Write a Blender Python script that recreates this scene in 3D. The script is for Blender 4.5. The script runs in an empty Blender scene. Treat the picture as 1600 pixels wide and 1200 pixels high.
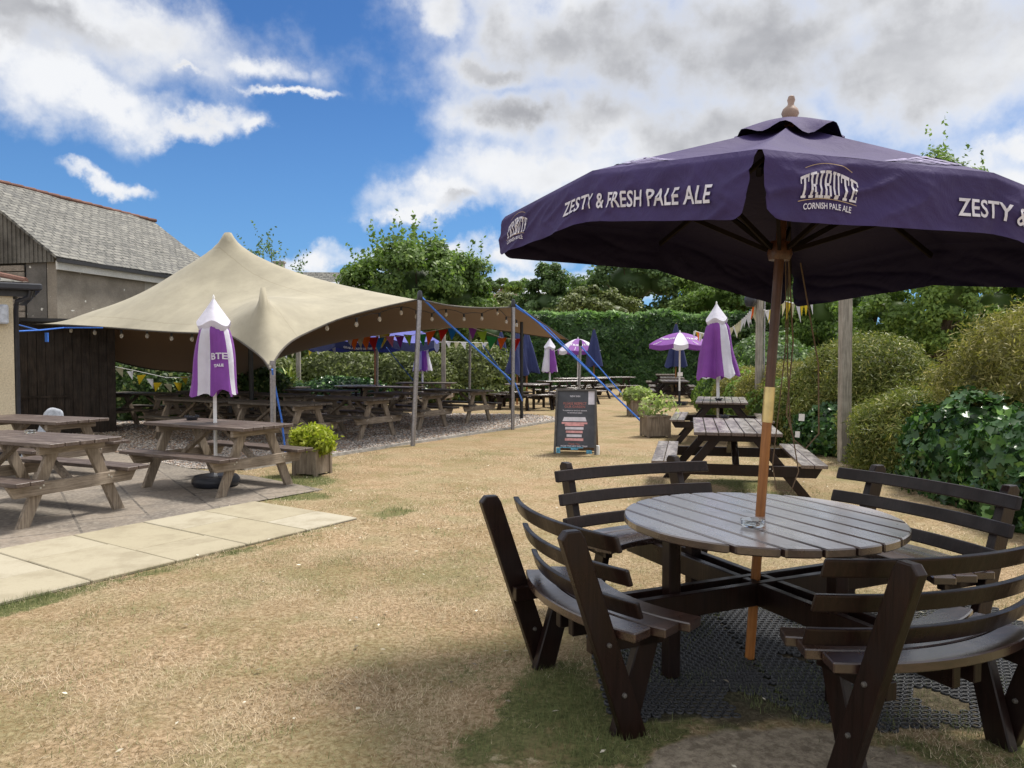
import bpy, bmesh, math, random
import numpy as np
from mathutils import Vector, Matrix, noise
R = math.radians
random.seed(7)
rng = np.random.default_rng(11)
S = bpy.context.scene
COL = S.collection
# ------------------------------------------------------------------ camera, sky, sun, exposure
F, CAMZ, PITCH = 1200.0, 1.52, math.atan(42 / 1200)
cd = bpy.data.cameras.new('camera'); cam = bpy.data.objects.new('camera', cd); COL.objects.link(cam)
cam.location = (0, 0, CAMZ); cam.rotation_euler = (R(90) - PITCH, 0, 0)
cd.sensor_width = 36; cd.lens = 27.0; cd.clip_start = 0.05; cd.clip_end = 2000
S.camera = cam
S.render.resolution_x, S.render.resolution_y = 1024, 768
S.view_settings.view_transform = 'Standard'; S.view_settings.look = 'None'
S.view_settings.exposure = 0.60; S.view_settings.gamma = 1
SUN_EL, SUN_AZ = R(63), R(52)      # azimuth clockwise from +Y
sd = bpy.data.lights.new('sun', 'SUN'); so = bpy.data.objects.new('sun', sd); COL.objects.link(so)
sd.energy = 3.4; sd.angle = R(12); sd.color = (1, .95, .87)
sv = Vector((math.sin(SUN_AZ) * math.cos(SUN_EL), math.cos(SUN_AZ) * math.cos(SUN_EL), math.sin(SUN_EL)))
so.rotation_euler = (-sv).to_track_quat('-Z', 'Y').to_euler()

def azel(px, py):
    az = math.atan((px - 800) / F)
    return az, math.atan((558 - py) / F * math.cos(az))

class NT:
    def __init__(s, nt): s.nt = nt
    def n(s, t, **k):
        nd = s.nt.nodes.new(t)
        for a, v in k.items():
            if a.startswith('i_'):
                key = a[2:]; key = int(key) if key.isdigit() else key.replace('_', ' ')
                s.put(nd.inputs[key], v)
            else: setattr(nd, a, v)
        return nd
    def put(s, sock, v):
        if hasattr(v, 'is_output'): s.nt.links.new(v, sock)
        elif hasattr(v, 'outputs'): s.nt.links.new(v.outputs[0], sock)
        else: sock.default_value = v
    def m(s, op, a, b=0.0, c=0.0, clamp=False):
        nd = s.nt.nodes.new('ShaderNodeMath'); nd.operation = op; nd.use_clamp = clamp
        for i, v in enumerate((a, b, c)): s.put(nd.inputs[i], v)
        return nd.outputs[0]
    def v(s, op, *a):
        nd = s.nt.nodes.new('ShaderNodeVectorMath'); nd.operation = op
        for i, v in enumerate(a): s.put(nd.inputs[i], v)
        return nd.outputs['Value'] if op in ('LENGTH', 'DOT_PRODUCT') else nd.outputs[0]
    def mix(s, f, a, b, mode='MIX'):
        nd = s.nt.nodes.new('ShaderNodeMix'); nd.data_type = 'RGBA'; nd.blend_type = mode
        s.put(nd.inputs[0], f); s.put(nd.inputs[6], a if not isinstance(a, tuple) else (*a, 1)[:4]); s.put(nd.inputs[7], b if not isinstance(b, tuple) else (*b, 1)[:4])
        return nd.outputs[2]
    def rng(s, v, a, b, c=0.0, d=1.0, smooth=True):
        nd = s.nt.nodes.new('ShaderNodeMapRange'); nd.interpolation_type = 'SMOOTHSTEP' if smooth else 'LINEAR'
        for i, x in enumerate((v, a, b, c, d)): s.put(nd.inputs[i], x)
        return nd.outputs[0]
    def noise(s, vec, scale, detail=4, rough=.5, dist=0.0):
        nd = s.nt.nodes.new('ShaderNodeTexNoise')
        if vec is not None: s.put(nd.inputs['Vector'], vec)
        nd.inputs['Scale'].default_value = scale; nd.inputs['Detail'].default_value = detail
        nd.inputs['Roughness'].default_value = rough; nd.inputs['Distortion'].default_value = dist
        return nd.outputs[0]

W = bpy.data.worlds.new('World'); S.world = W; W.use_nodes = True
w = NT(W.node_tree); W.node_tree.nodes.clear()
tc = w.n('ShaderNodeTexCoord').outputs['Generated']
sky = w.n('ShaderNodeTexSky'); sky.sky_type = 'NISHITA'; sky.sun_disc = False
sky.sun_elevation = SUN_EL; sky.sun_rotation = SUN_AZ; sky.air_density = 1.0; sky.dust_density = .3; sky.ozone_density = 3.0
sx = w.n('ShaderNodeSeparateXYZ', i_0=tc)
az = w.m('ARCTAN2', sx.outputs[0], sx.outputs[1]); el = w.m('ARCSINE', sx.outputs[2])
ae = w.n('ShaderNodeCombineXYZ', i_0=az, i_1=el).outputs[0]
# cloud banks: direction (azimuth, elevation) ellipses whose edges are broken up by noise
def warp(scale, amp, off):
    n1 = w.n('ShaderNodeTexNoise'); w.put(n1.inputs['Vector'], w.v('ADD', tc, off)); n1.inputs['Scale'].default_value = scale; n1.inputs['Detail'].default_value = 6; n1.inputs['Roughness'].default_value = .6
    return w.v('SCALE', w.v('SUBTRACT', n1.outputs['Color'], (.5, .5, .5)), (0, 0, 0)), n1, amp
n1 = w.n('ShaderNodeTexNoise', i_Vector=tc); n1.inputs['Scale'].default_value = 7; n1.inputs['Detail'].default_value = 7; n1.inputs['Roughness'].default_value = .6
wv = w.v('MULTIPLY', w.v('SUBTRACT', n1.outputs['Color'], (.5, .5, .5)), (.22, .16, 0))
aw = w.v('ADD', ae, wv)
CL = [(40, 40, 250, 75, 0), (240, 60, 95, 50, 0), (30, 110, 130, 70, 0), (175, 150, 110, 32, 0), (300, 190, 90, 24, 0), (388, 204, 34, 13, 0),
      (410, 101, 50, 24, 0), (315, 112, 34, 9, 0), (172, 276, 42, 15, 0), (450, 150, 60, 9, 0),
      (1180, 60, 470, 150, 0), (1420, 110, 330, 130, 0), (800, 185, 150, 58, 0), (930, 210, 230, 85, 0), (690, 20, 90, 34, 0), (880, 60, 190, 110, 0), (760, 100, 80, 40, 0),
      (700, 310, 120, 34, 0), (830, 280, 200, 50, 0), (640, 325, 60, 16, 0), (1130, 230, 230, 90, 0), (1560, 330, 130, 60, 0), (1590, 240, 60, 34, 0),
      (510, 402, 80, 24, 0), (640, 400, 110, 22, 0), (790, 395, 90, 26, 0), (900, 440, 200, 26, 0), (1300, 300, 260, 70, 0)]
dmin = None
for (cx, cy, rx, ry, _) in CL:
    a, e = azel(cx, cy)
    sxx, syy = F / rx * math.cos(a) ** 2 * 1.0, F / ry
    l = w.v('LENGTH', w.v('MULTIPLY_ADD', aw, (sxx, syy, 0), (-a * sxx, -e * syy, 0)))
    dmin = l if dmin is None else w.m('SMOOTH_MIN', dmin, l, .35)
# unseen clouds over the rest of the sky, made brighter as added fill light
far = w.noise(tc, 2.2, 6, .6)
outm = w.rng(w.m('ABSOLUTE', az), .62, .8)
outm = w.m('MAXIMUM', outm, w.rng(el, .5, .62))
gen = w.m('MULTIPLY_ADD', far, -6.0, 3.2)
dmin = w.m('MINIMUM', dmin, w.m('ADD', gen, w.m('MULTIPLY_ADD', outm, -4, 4)))
fine = w.noise(tc, 13, 7, .56)
dens = w.m('ADD', w.m('SUBTRACT', 1.25, dmin), w.m('MULTIPLY', w.m('SUBTRACT', fine, .5), 1.5))
alpha = w.rng(dens, -.05, 1.0)
puff = w.noise(w.v('ADD', w.v('MULTIPLY', tc, (1, 1, 1.6)), (.0, .0, .07)), 7, 6, .52)
deep = w.rng(dens, .45, 1.2)
big = w.noise(w.v('MULTIPLY', w.v('ADD', tc, (.37, 0, .0)), (1, 1, 2.2)), 3.2, 5, .6)
tk = None
for (cx, cy, rx, ry) in ((980, 110, 330, 120), (1290, 150, 300, 110), (800, 165, 90, 60), (1100, 40, 420, 60), (760, 325, 120, 16), (60, 70, 120, 40), (1480, 60, 160, 60)):
    a, e = azel(cx, cy); l = w.v('LENGTH', w.v('MULTIPLY_ADD', aw, (F / rx * math.cos(a) ** 2, F / ry, 0), (-a * F / rx * math.cos(a) ** 2, -e * F / ry, 0)))
    tk = l if tk is None else w.m('SMOOTH_MIN', tk, l, .3)
thick = w.rng(tk, 1.25, .35)
sh = w.m('MULTIPLY', deep, w.rng(w.m('ADD', w.m('ADD', w.m('MULTIPLY', puff, .9), w.m('MULTIPLY', big, .5)), w.m('MULTIPLY', thick, .42)), .62, 1.32))
ccol = w.mix(sh, (.60, .61, .63), (.265, .27, .29))
skyc = w.v('SCALE', sky.outputs[0], (0, 0, 0)); 
skn = W.node_tree.nodes[-1]; skn.inputs['Scale'].default_value = .10
skyt = w.mix(1.0, skn.outputs[0], (.30, .50, .73), 'MULTIPLY')
ccol = w.mix(outm, ccol, w.mix(sh, (.74, .74, .76), (.40, .41, .43)))  # brighter colour for the unseen clouds, added for fill
skyt = w.mix(w.rng(el, .42, 0.0, 0, .40), skyt, (.16, .34, .60))
final = w.mix(alpha, skyt, ccol)
bg = w.n('ShaderNodeBackground', i_0=final, i_1=1.0)
w.nt.links.new(bg.outputs[0], w.n('ShaderNodeOutputWorld').inputs[0])
W.cycles.sampling_method = 'MANUAL'; W.cycles.sample_map_resolution = 512

# ------------------------------------------------------------------ helpers
def G(px, py, z=0.0):
    """ground point (or point at height z) seen at photo position px, py"""
    cp, sp = math.cos(PITCH), math.sin(PITCH)
    u, v = (px - 800) / F, (600 - py) / F
    d = Vector((u, cp + v * sp, -sp + v * cp)); t = (z - CAMZ) / d.z
    return Vector((d.x * t, d.y * t, z))
def D(px, py, y):
    """point at depth y"""
    cp, sp = math.cos(PITCH), math.sin(PITCH)
    u, v = (px - 800) / F, (600 - py) / F
    d = Vector((u, cp + v * sp, -sp + v * cp)); t = y / d.y
    return Vector((d.x * t, y, CAMZ + d.z * t))

def tag(o, label=None, cat=None, group=None, kind=None):
    if label: o['label'] = label
    if cat: o['category'] = cat
    if group: o['group'] = group
    if kind: o['kind'] = kind
    return o
def empty(name, loc, label, cat, group=None, rz=0, rot=None):
    o = bpy.data.objects.new(name, None); COL.objects.link(o); o.location = loc
    o.rotation_euler = rot if rot else (0, 0, rz); o.empty_display_size = .2
    return tag(o, label, cat, group)
def link_mesh(name, me, parent=None):
    o = bpy.data.objects.new(name, me); COL.objects.link(o); o.parent = parent
    return o
def copy_tree(o, parent=None):
    c = o.copy(); COL.objects.link(c); c.parent = parent
    for ch in list(o.children): copy_tree(ch, c)
    return c

class MB:
    def __init__(s): s.v, s.f, s.m, s.mi = [], [], [], 0
    def add(s, vs, fs):
        b = len(s.v); s.v += [tuple(x) for x in vs]
        for f in fs: s.f.append([i + b for i in f]); s.m.append(s.mi)
        return s
    def box(s, c, d, M=None):
        x, y, z = d[0] / 2, d[1] / 2, d[2] / 2
        vs = [Vector((i * x, j * y, k * z)) for i in (-1, 1) for j in (-1, 1) for k in (-1, 1)]
        if M: vs = [M @ q for q in vs]
        vs = [q + Vector(c) for q in vs]
        return s.add(vs, [(0, 1, 3, 2), (4, 6, 7, 5), (0, 4, 5, 1), (2, 3, 7, 6), (0, 2, 6, 4), (1, 5, 7, 3)])
    def beam(s, p, q, w, h, up=(0, 0, 1)):
        p, q = Vector(p), Vector(q); d = (q - p); L = d.length; d.normalize()
        r = d.cross(Vector(up)).normalized(); u = r.cross(d)
        M = Matrix((d, r, u)).transposed()
        return s.box((p + q) / 2, (L, w, h), M)
    def prism(s, poly, a, b, fn):
        """poly 2D, extruded between a and b; fn(u, v, t) -> 3D"""
        n = len(poly)
        vs = [fn(x, y, a) for x, y in poly] + [fn(x, y, b) for x, y in poly]
        fs = [list(range(n))[::-1], list(range(n, 2 * n))] + [(i, (i + 1) % n, n + (i + 1) % n, n + i) for i in range(n)]
        return s.add(vs, fs)
    def tube(s, pts, r, n=8, caps=True):
        pts = [Vector(p) for p in pts]; k = len(pts); rr = r if isinstance(r, (list, tuple)) else [r] * k
        vs = []; pu = None
        for i, p in enumerate(pts):
            d = (pts[min(i + 1, k - 1)] - pts[max(i - 1, 0)]).normalized()
            if pu is None: pu = d.orthogonal().normalized()
            a = (pu - d * pu.dot(d)).normalized(); pu = a; b = d.cross(a)
            for j in range(n):
                t = 2 * math.pi * j / n; vs.append(p + (a * math.cos(t) + b * math.sin(t)) * rr[i])
        fs = [(i * n + j, i * n + (j + 1) % n, (i + 1) * n + (j + 1) % n, (i + 1) * n + j) for i in range(k - 1) for j in range(n)]
        if caps: fs += [list(range(n))[::-1], list(range((k - 1) * n, k * n))]
        return s.add(vs, fs)
    def lathe(s, prof, c=(0, 0, 0), n=20):
        return s.tube([Vector(c) + Vector((0, 0, z)) for r, z in prof], [max(r, 1e-4) for r, z in prof], n) if all(prof[i][1] < prof[i + 1][1] for i in range(len(prof) - 1)) else s._lathe(prof, c, n)
    def _lathe(s, prof, c, n):
        c = Vector(c); vs = [c + Vector((max(r, 1e-4) * math.cos(2 * math.pi * j / n), max(r, 1e-4) * math.sin(2 * math.pi * j / n), z)) for r, z in prof for j in range(n)]
        k = len(prof)
        return s.add(vs, [(i * n + j, i * n + (j + 1) % n, (i + 1) * n + (j + 1) % n, (i + 1) * n + j) for i in range(k - 1) for j in range(n)])
    def sector(s, r0, r1, a0, a1, z0, z1, n=14, rnd=0):
        """curved board"""
        vs = []; 
        for i in range(n + 1):
            a = a0 + (a1 - a0) * i / n
            for r in (r0, r1):
                for z in (z0, z1): vs.append((r * math.cos(a), r * math.sin(a), z))
        fs = []
        for i in range(n):
            b, c = i * 4, i * 4 + 4
            fs += [(b, c, c + 2, b + 2), (b + 1, b + 3, c + 3, c + 1), (b, b + 1, c + 1, c), (b + 2, c + 2, c + 3, b + 3)]
        fs += [(0, 2, 3, 1), (n * 4, n * 4 + 1, n * 4 + 3, n * 4 + 2)]
        return s.add(vs, fs)
    def grid(s, fn, nu, nv):
        vs = [fn(i / nu, j / nv) for i in range(nu + 1) for j in range(nv + 1)]
        k = nv + 1
        return s.add(vs, [(i * k + j, (i + 1) * k + j, (i + 1) * k + j + 1, i * k + j + 1) for i in range(nu) for j in range(nv)])
    def build(s, name, mats, parent=None, smooth=False, bevel=0, seg=1, solid=0):
        me = bpy.data.meshes.new(name); bm = bmesh.new()
        vv = [bm.verts.new(p) for p in s.v]
        for f, m in zip(s.f, s.m):
            try: fa = bm.faces.new([vv[i] for i in f]); fa.material_index = m
            except ValueError: pass
        bmesh.ops.remove_doubles(bm, verts=bm.verts, dist=1e-5) if smooth else None
        bmesh.ops.recalc_face_normals(bm, faces=bm.faces) if not solid else None
        if bevel:
            es = [e for e in bm.edges if len(e.link_faces) == 2 and e.calc_face_angle(0) > R(35)]
            bmesh.ops.bevel(bm, geom=es, offset=bevel, segments=seg, affect='EDGES', profile=.6, clamp_overlap=True)
        if smooth:
            for f in bm.faces: f.smooth = True
        bm.to_mesh(me); bm.free()
        for m in (mats if isinstance(mats, (list, tuple)) else [mats]): me.materials.append(m)
        if smooth and smooth != 'all': me.set_sharp_from_angle(angle=R(40))
        return link_mesh(name, me, parent)

def fastmesh(name, V, Fq, mat, parent=None, rnd=None, smooth=False):
    """V (n,3), Fq (m,k) arrays"""
    me = bpy.data.meshes.new(name); k = Fq.shape[1]
    me.vertices.add(len(V)); me.vertices.foreach_set('co', V.astype(np.float32).ravel())
    me.loops.add(Fq.size); me.loops.foreach_set('vertex_index', Fq.astype(np.int32).ravel())
    me.polygons.add(len(Fq)); me.polygons.foreach_set('loop_start', (np.arange(len(Fq)) * k).astype(np.int32))
    try: me.polygons.foreach_set('loop_total', np.full(len(Fq), k, np.int32))
    except Exception: pass
    if rnd is not None:
        at = me.attributes.new('rnd', 'FLOAT', 'FACE'); at.data.foreach_set('value', rnd.astype(np.float32))
    me.update(calc_edges=True)
    for m in (mat if isinstance(mat, (list, tuple)) else [mat]): me.materials.append(m)
    if smooth: me.polygons.foreach_set('use_smooth', np.ones(len(Fq), bool))
    return link_mesh(name, me, parent)

# ------------------------------------------------------------------ materials
def mat(name, fn, disp=False):
    m = bpy.data.materials.new(name); m.use_nodes = True; t = NT(m.node_tree); m.node_tree.nodes.clear()
    out = t.n('ShaderNodeOutputMaterial'); sh = fn(t); t.nt.links.new(sh.outputs[0] if hasattr(sh, 'outputs') else sh, out.inputs[0])
    return m
def bsdf(t, col, rough=.6, spec=.4, bump=None, bs=.3, bd=.01, metal=0.0, **k):
    b = t.n('ShaderNodeBsdfPrincipled')
    t.put(b.inputs['Base Color'], (*col, 1) if isinstance(col, tuple) and len(col) == 3 else col)
    t.put(b.inputs['Roughness'], rough); t.put(b.inputs['Specular IOR Level'], spec); b.inputs['Metallic'].default_value = metal
    for a, v in k.items(): t.put(b.inputs[a.replace('_', ' ')], v)
    if bump is not None:
        bp = t.n('ShaderNodeBump', i_Height=bump); bp.inputs['Strength'].default_value = bs; bp.inputs['Distance'].default_value = bd
        t.put(b.inputs['Normal'], bp)
    return b
def obc(t): return t.n('ShaderNodeTexCoord').outputs['Object']
def plain(name, col, rough=.5, spec=.5, metal=0.0, var=.25, sc=12):
    def f(t):
        n = t.noise(obc(t), sc, 5, .6)
        c = t.mix(t.rng(n, .3, .7), tuple(x * (1 - var) for x in col), tuple(min(1, x * (1 + var)) for x in col))
        return bsdf(t, c, rough, spec, n, .1, .003, metal)
    return mat(name, f)
def wood(name, dark, light, rough=.5, spec=.5, axis=0, wear_sheen=None, bump=.35, wear_sheen_amt=.5, coat=0.0, wlo=.5, wear_sheen_up=False):
    def f(t):
        o = obc(t); sc = [60, 60, 60]; sc[axis] = 3.0
        oi = t.n('ShaderNodeObjectInfo').outputs['Random']
        o2 = t.v('ADD', t.v('MULTIPLY', o, tuple(sc)), t.n('ShaderNodeCombineXYZ', i_0=t.m('MULTIPLY', oi, 37.0), i_1=t.m('MULTIPLY', oi, 11.0)).outputs[0])
        g = t.noise(o2, 1.0, 6, .65, .4); blot = t.noise(o, 5, 5, .6)
        c = t.mix(t.rng(g, .3, .7), dark, light)
        c = t.mix(t.rng(blot, .35, .75, 0, .45), c, tuple(x * .55 for x in dark))
        if wear_sheen:
            wn = t.noise(t.v('MULTIPLY', o, tuple(9 if i != axis else 3 for i in range(3))), 1.0, 8, .7)
            upf = t.rng(t.n('ShaderNodeSeparateXYZ', i_0=t.n('ShaderNodeTexCoord').outputs['Normal']).outputs[2], .6, .9)
            c = t.mix(t.m('MULTIPLY', t.m('MULTIPLY', t.rng(wn, wlo, wlo + .18), wear_sheen_amt), upf if wear_sheen_up else 1.0), c, wear_sheen)
        rr = t.m('MULTIPLY_ADD', t.rng(blot, .3, .7), .22, rough - .1)
        return bsdf(t, c, rr, spec, g, bump, .004, Coat_Weight=coat, Coat_Roughness=.24, Coat_IOR=1.75)
    return mat(name, f)
M = {}
M['dark_wood'] = wood('dark_stained_wood', (.008, .0032, .0025), (.018, .0075, .006), .36, .32, 2, None, .3)
M['dark_board'] = wood('dark_table_board', (.024, .011, .008), (.052, .026, .019), .30, .6, 0, (.17, .095, .07), .16, .4, coat=.55, wear_sheen_up=True)
M['pale_board'] = wood('worn_varnish_painted_sheen', (.024, .011, .008), (.06, .032, .025), .28, .6, 0, (.46, .39, .36), .16, .85, coat=1.0, wlo=.30, wear_sheen_up=True)  # worn varnish; the sky's pale sheen is painted into upward faces too
M['worn_board'] = wood('worn_dark_board', (.055, .034, .027), (.14, .097, .082), .36, .6, 0, (.42, .37, .34), .3, .7, coat=.8, wlo=.42, wear_sheen_up=True)
M['brown_board'] = wood('brown_painted_board', (.062, .042, .034), (.12, .086, .070), .5, .4, 0, (.25, .205, .17), .3, .5, coat=.1)
M['grey_wood'] = wood('weathered_grey_wood', (.16, .125, .092), (.34, .28, .215), .75, .2, 2, (.42, .36, .28), .6, .4)
M['grey_wood_h'] = wood('weathered_grey_beam', (.17, .135, .1), (.36, .295, .23), .75, .2, 1, (.44, .38, .3), .6, .4)
M['post_wood'] = wood('grey_post_wood', (.20, .18, .15), (.42, .385, .33), .8, .2, 2, None, .5)
M['pole_top'] = wood('varnished_dark_pole', (.055, .02, .009), (.115, .045, .019), .35, .5, 2, None, .1)
M['pole_low'] = wood('varnished_orange_pole', (.26, .095, .022), (.42, .17, .045), .35, .5, 2, None, .1)
M['shed'] = wood('black_brown_timber', (.012, .009, .008), (.045, .032, .026), .6, .35, 2, (.09, .065, .05), .6, .35)
M['plank_grey'] = wood('grey_louvre', (.14, .12, .10), (.33, .29, .25), .8, .2, 0, None, .5)
M['steel'] = plain('galvanised_steel', (.30, .29, .30), .42, .5, .7, .2, 30)
M['black_metal'] = plain('black_metal', (.02, .02, .022), .45, .5, 0)
M['brass'] = plain('brass', (.62, .50, .24), .35, .5, .85, .15)
M['mat_rubber'] = plain('mat_rubber', (.018, .019, .022), .5, .5)
M['black_plastic'] = plain('black_plastic', (.018, .02, .028), .4, .5)
M['grey_plastic'] = plain('grey_plastic', (.42, .45, .5), .35, .5)
M['white_paint'] = plain('white_paint', (.78, .78, .77), .45, .5, 0, .06)
M['lettering'] = plain('white_lettering', (.60, .58, .64), .6, .3, 0, .12)
M['gold_line'] = plain('gold_line', (.38, .27, .16), .6, .3)
M['blue_webbing'] = plain('blue_webbing', (.05, .17, .62), .6, .3, 0, .3, 60)
M['rib_wood'] = plain('shaded_rib_wood', (.012, .008, .006), .8, .1)
M['dull_bolt'] = plain('dull_bolt', (.14, .13, .12), .6, .4, .6)
M['bolt'] = plain('zinc_bolt', (.6, .6, .58), .35, .6, .8)
M['cord'] = plain('cord', (.16, .11, .07), .8, .2)
M['fin'] = plain('turned_wood', (.34, .24, .19), .5, .4)
M['glass'] = mat('glass', lambda t: bsdf(t, (.93, .97, .97), .03, .5, None, Transmission_Weight=1.0, IOR=1.45))
M['bulb'] = mat('bulb_glass', lambda t: bsdf(t, (.95, .93, .88), .08, .6, None, Transmission_Weight=.6, IOR=1.3))

def cloth(name, col, rough=.75, wr=.5, trans=0.0, back=None, seams=False, sc=7, sheen=.1):
    def f(t):
        o = obc(t); n = t.noise(o, sc, 6, .6, .8); fn = t.noise(o, 220, 2, .5)
        c = t.mix(t.rng(t.noise(o, 1.7, 6, .65), .3, .75), tuple(x * .86 for x in col), tuple(min(1, x * 1.12) for x in col))
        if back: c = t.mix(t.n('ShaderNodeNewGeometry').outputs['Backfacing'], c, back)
        if seams:
            sm = t.v('DOT_PRODUCT', o, (.53 / 1.0, .85, 0)); fr = t.m('ABSOLUTE', t.m('SUBTRACT', t.m('FRACT', t.m('DIVIDE', t.m('ADD', sm, t.m('MULTIPLY', n, .05)), 1.55)), .5)); ln = t.rng(fr, .008, .002)
            c = t.mix(t.m('MULTIPLY', ln, .38), c, (.2, .17, .11)); st = t.rng(t.noise(o, 1.1, 8, .75), .56, .72); c = t.mix(t.m('MULTIPLY', st, .22), c, (.30, .27, .20))
        h = t.m('ADD', n, t.m('MULTIPLY', fn, .03))
        b = bsdf(t, c, rough, .25, h, wr, .03, Sheen_Weight=sheen)
        if trans:
            tr = t.n('ShaderNodeBsdfTranslucent'); t.put(tr.inputs[0], c)
            mx = t.n('ShaderNodeMixShader'); mx.inputs[0].default_value = trans
            t.nt.links.new(b.outputs[0], mx.inputs[1]); t.nt.links.new(tr.outputs[0], mx.inputs[2]); return mx
        return b
    return mat(name, f)
M['navy'] = cloth('navy_purple_canvas', (.040, .026, .098), .75, .35, 0.0, (.012, .008, .030), sheen=0.0)  # near-black underside: the shade beneath the canopy is put into the back colour
M['purple'] = cloth('purple_cloth', (.22, .06, .33), .6, .4, .15)
M['white_cloth'] = cloth('white_cloth', (.72, .71, .80), .6, .4, .25)
M['blue_cloth'] = cloth('blue_cloth', (.028, .038, .125), .6, .5, .1)
M['blue_open'] = cloth('blue_violet_cloth', (.17, .19, .62), .6, .4, .5)
M['tent'] = cloth('beige_tent_fabric', (.33, .30, .222), .8, .22, .0, (.27, .178, .11), sc=3, seams=True)  # brown inner side: shade under the tent painted as the back colour
PEN = {}
for nm, c in dict(yellow=(.65, .55, .08), pink=(.7, .28, .42), violet=(.38, .1, .5), lime=(.45, .65, .1), green=(.06, .4, .14), orange=(.8, .25, .05), red=(.65, .05, .05), blue=(.04, .3, .65), cream=(.6, .58, .45), white=(.7, .7, .72)).items():
    PEN[nm] = cloth('pennant_' + nm, c, .7, .2, .6)

def leafmat(name, dark, light, hi=None, sc=1.2, trans=.3, rough=.5):
    def f(t):
        a = t.n('ShaderNodeAttribute', attribute_name='rnd').outputs['Fac']
        o = obc(t); n = t.noise(o, sc, 4, .6)
        k = t.m('ADD', t.m('MULTIPLY', a, .6), t.m('MULTIPLY', t.rng(n, .3, .7), .5), clamp=True)
        c = t.mix(k, dark, light)
        if hi: c = t.mix(t.rng(a, .86, .93), c, hi)
        b = bsdf(t, c, rough, .35)
        tr = t.n('ShaderNodeBsdfTranslucent'); t.put(tr.inputs[0], t.mix(1.0, c, (1.0, 1.15, .6), 'MULTIPLY'))
        mx = t.n('ShaderNodeMixShader'); mx.inputs[0].default_value = trans
        t.nt.links.new(b.outputs[0], mx.inputs[1]); t.nt.links.new(tr.outputs[0], mx.inputs[2]); return mx
    return mat(name, f)
L = {}
L['oak'] = leafmat('oak_leaves', (.055, .10, .026), (.175, .27, .065), (.28, .39, .10), .6, .4)
L['dark'] = leafmat('dark_leaves', (.045, .085, .03), (.13, .21, .07), (.21, .31, .10), .5, .35)
L['mid'] = leafmat('mid_leaves', (.07, .125, .028), (.205, .31, .07), (.30, .42, .10), .5, .4)
L['olive'] = leafmat('olive_leaves', (.065, .085, .024), (.18, .215, .065), (.26, .29, .10), .5)
L['conifer'] = leafmat('conifer_hedge_leaves', (.016, .042, .012), (.06, .13, .035), (.10, .20, .04), .8, .2)
L['conifer_new'] = leafmat('conifer_fresh_growth', (.06, .14, .02), (.17, .32, .06), (.22, .40, .08), .8, .4)
L['golden'] = leafmat('golden_shrub_leaves', (.085, .09, .024), (.31, .285, .08), (.48, .41, .16), 2.2, .35)
L['golden_green'] = leafmat('golden_green_shrub_leaves', (.055, .08, .018), (.24, .265, .065), (.42, .38, .13), 1.6, .3)
L['ivy'] = leafmat('ivy_leaves', (.014, .040, .014), (.065, .15, .042), (.16, .30, .07), 2.0, .2, .30)
L['lime'] = leafmat('lime_leaves', (.17, .22, .02), (.46, .50, .05), (.60, .60, .10), 5, .45)
L['pale'] = leafmat('pale_green_leaves', (.20, .26, .09), (.42, .50, .20), (.62, .62, .42), 5, .45)
L['vari'] = leafmat('variegated_leaves', (.03, .065, .02), (.10, .17, .05), (.34, .38, .16), 4, .3)
M['bark'] = wood('bark', (.06, .045, .03), (.16, .125, .09), .9, .1, 2, None, 1.0)
M['twig'] = plain('bare_twigs', (.10, .075, .05), .9, .1)

# ------------------------------------------------------------------ ground
def fbm(x, y, s, seed=0.0): return noise.fractal(Vector((x * s + seed, y * s - seed, seed)), 1.0, 2.0, 4)
PATH = [Vector((-1.45, 7.18)), Vector((-2.79, 7.9)), None, None]
pdir = (Vector((-3.12, 4.68)) - Vector((-1.45, 7.18))).normalized(); pn = Vector((pdir.y, -pdir.x))  # along, across (towards patio)
if pn.x > 0: pn = -pn
P0 = Vector((-1.45, 7.18)); PW = 1.5; PL = 6.6
def in_path(x, y, pad=0.0):
    d = Vector((x, y)) - P0; a, b = d.dot(pdir), d.dot(pn)
    return -pad < a < PL + pad and -pad < b < PW + pad
def gpoly(pts): return [G(*p).xy for p in pts]
PATIO = [Vector((-2.16, 8.75)), P0 + pn * PW, P0 + pn * PW + pdir * PL, Vector((-14, 0)), Vector((-16, 16.2)), Vector((-9.0, 15.2)), Vector((-7.2, 13.0)), Vector((-4.4, 10.4)), Vector((-3.3, 9.75))]
GRAVEL = [Vector((-3.6, 10.3)), Vector((-2.87, 11.5)), Vector((-1.72, 13.45)), Vector((.02, 16.3)), Vector((1.15, 18.3)), Vector((1.3, 19.2)), Vector((.3, 20.3)), Vector((-2.2, 20.6)), Vector((-6.5, 21.5)), Vector((-12, 21)), Vector((-12.5, 14.4)), Vector((-7.2, 13.0)), Vector((-4.4, 10.4))]
def inside(x, y, P):
    c = False; n = len(P)
    for i in range(n):
        a, b = P[i], P[i - 1]
        if (a.y > y) != (b.y > y) and x < (b.x - a.x) * (y - a.y) / (b.y - a.y) + a.x: c = not c
    return c
def bump2(x, y, cx, cy, rx, ry): return max(0.0, 1 - ((x - cx) / rx) ** 2 - ((y - cy) / ry) ** 2)
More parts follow.
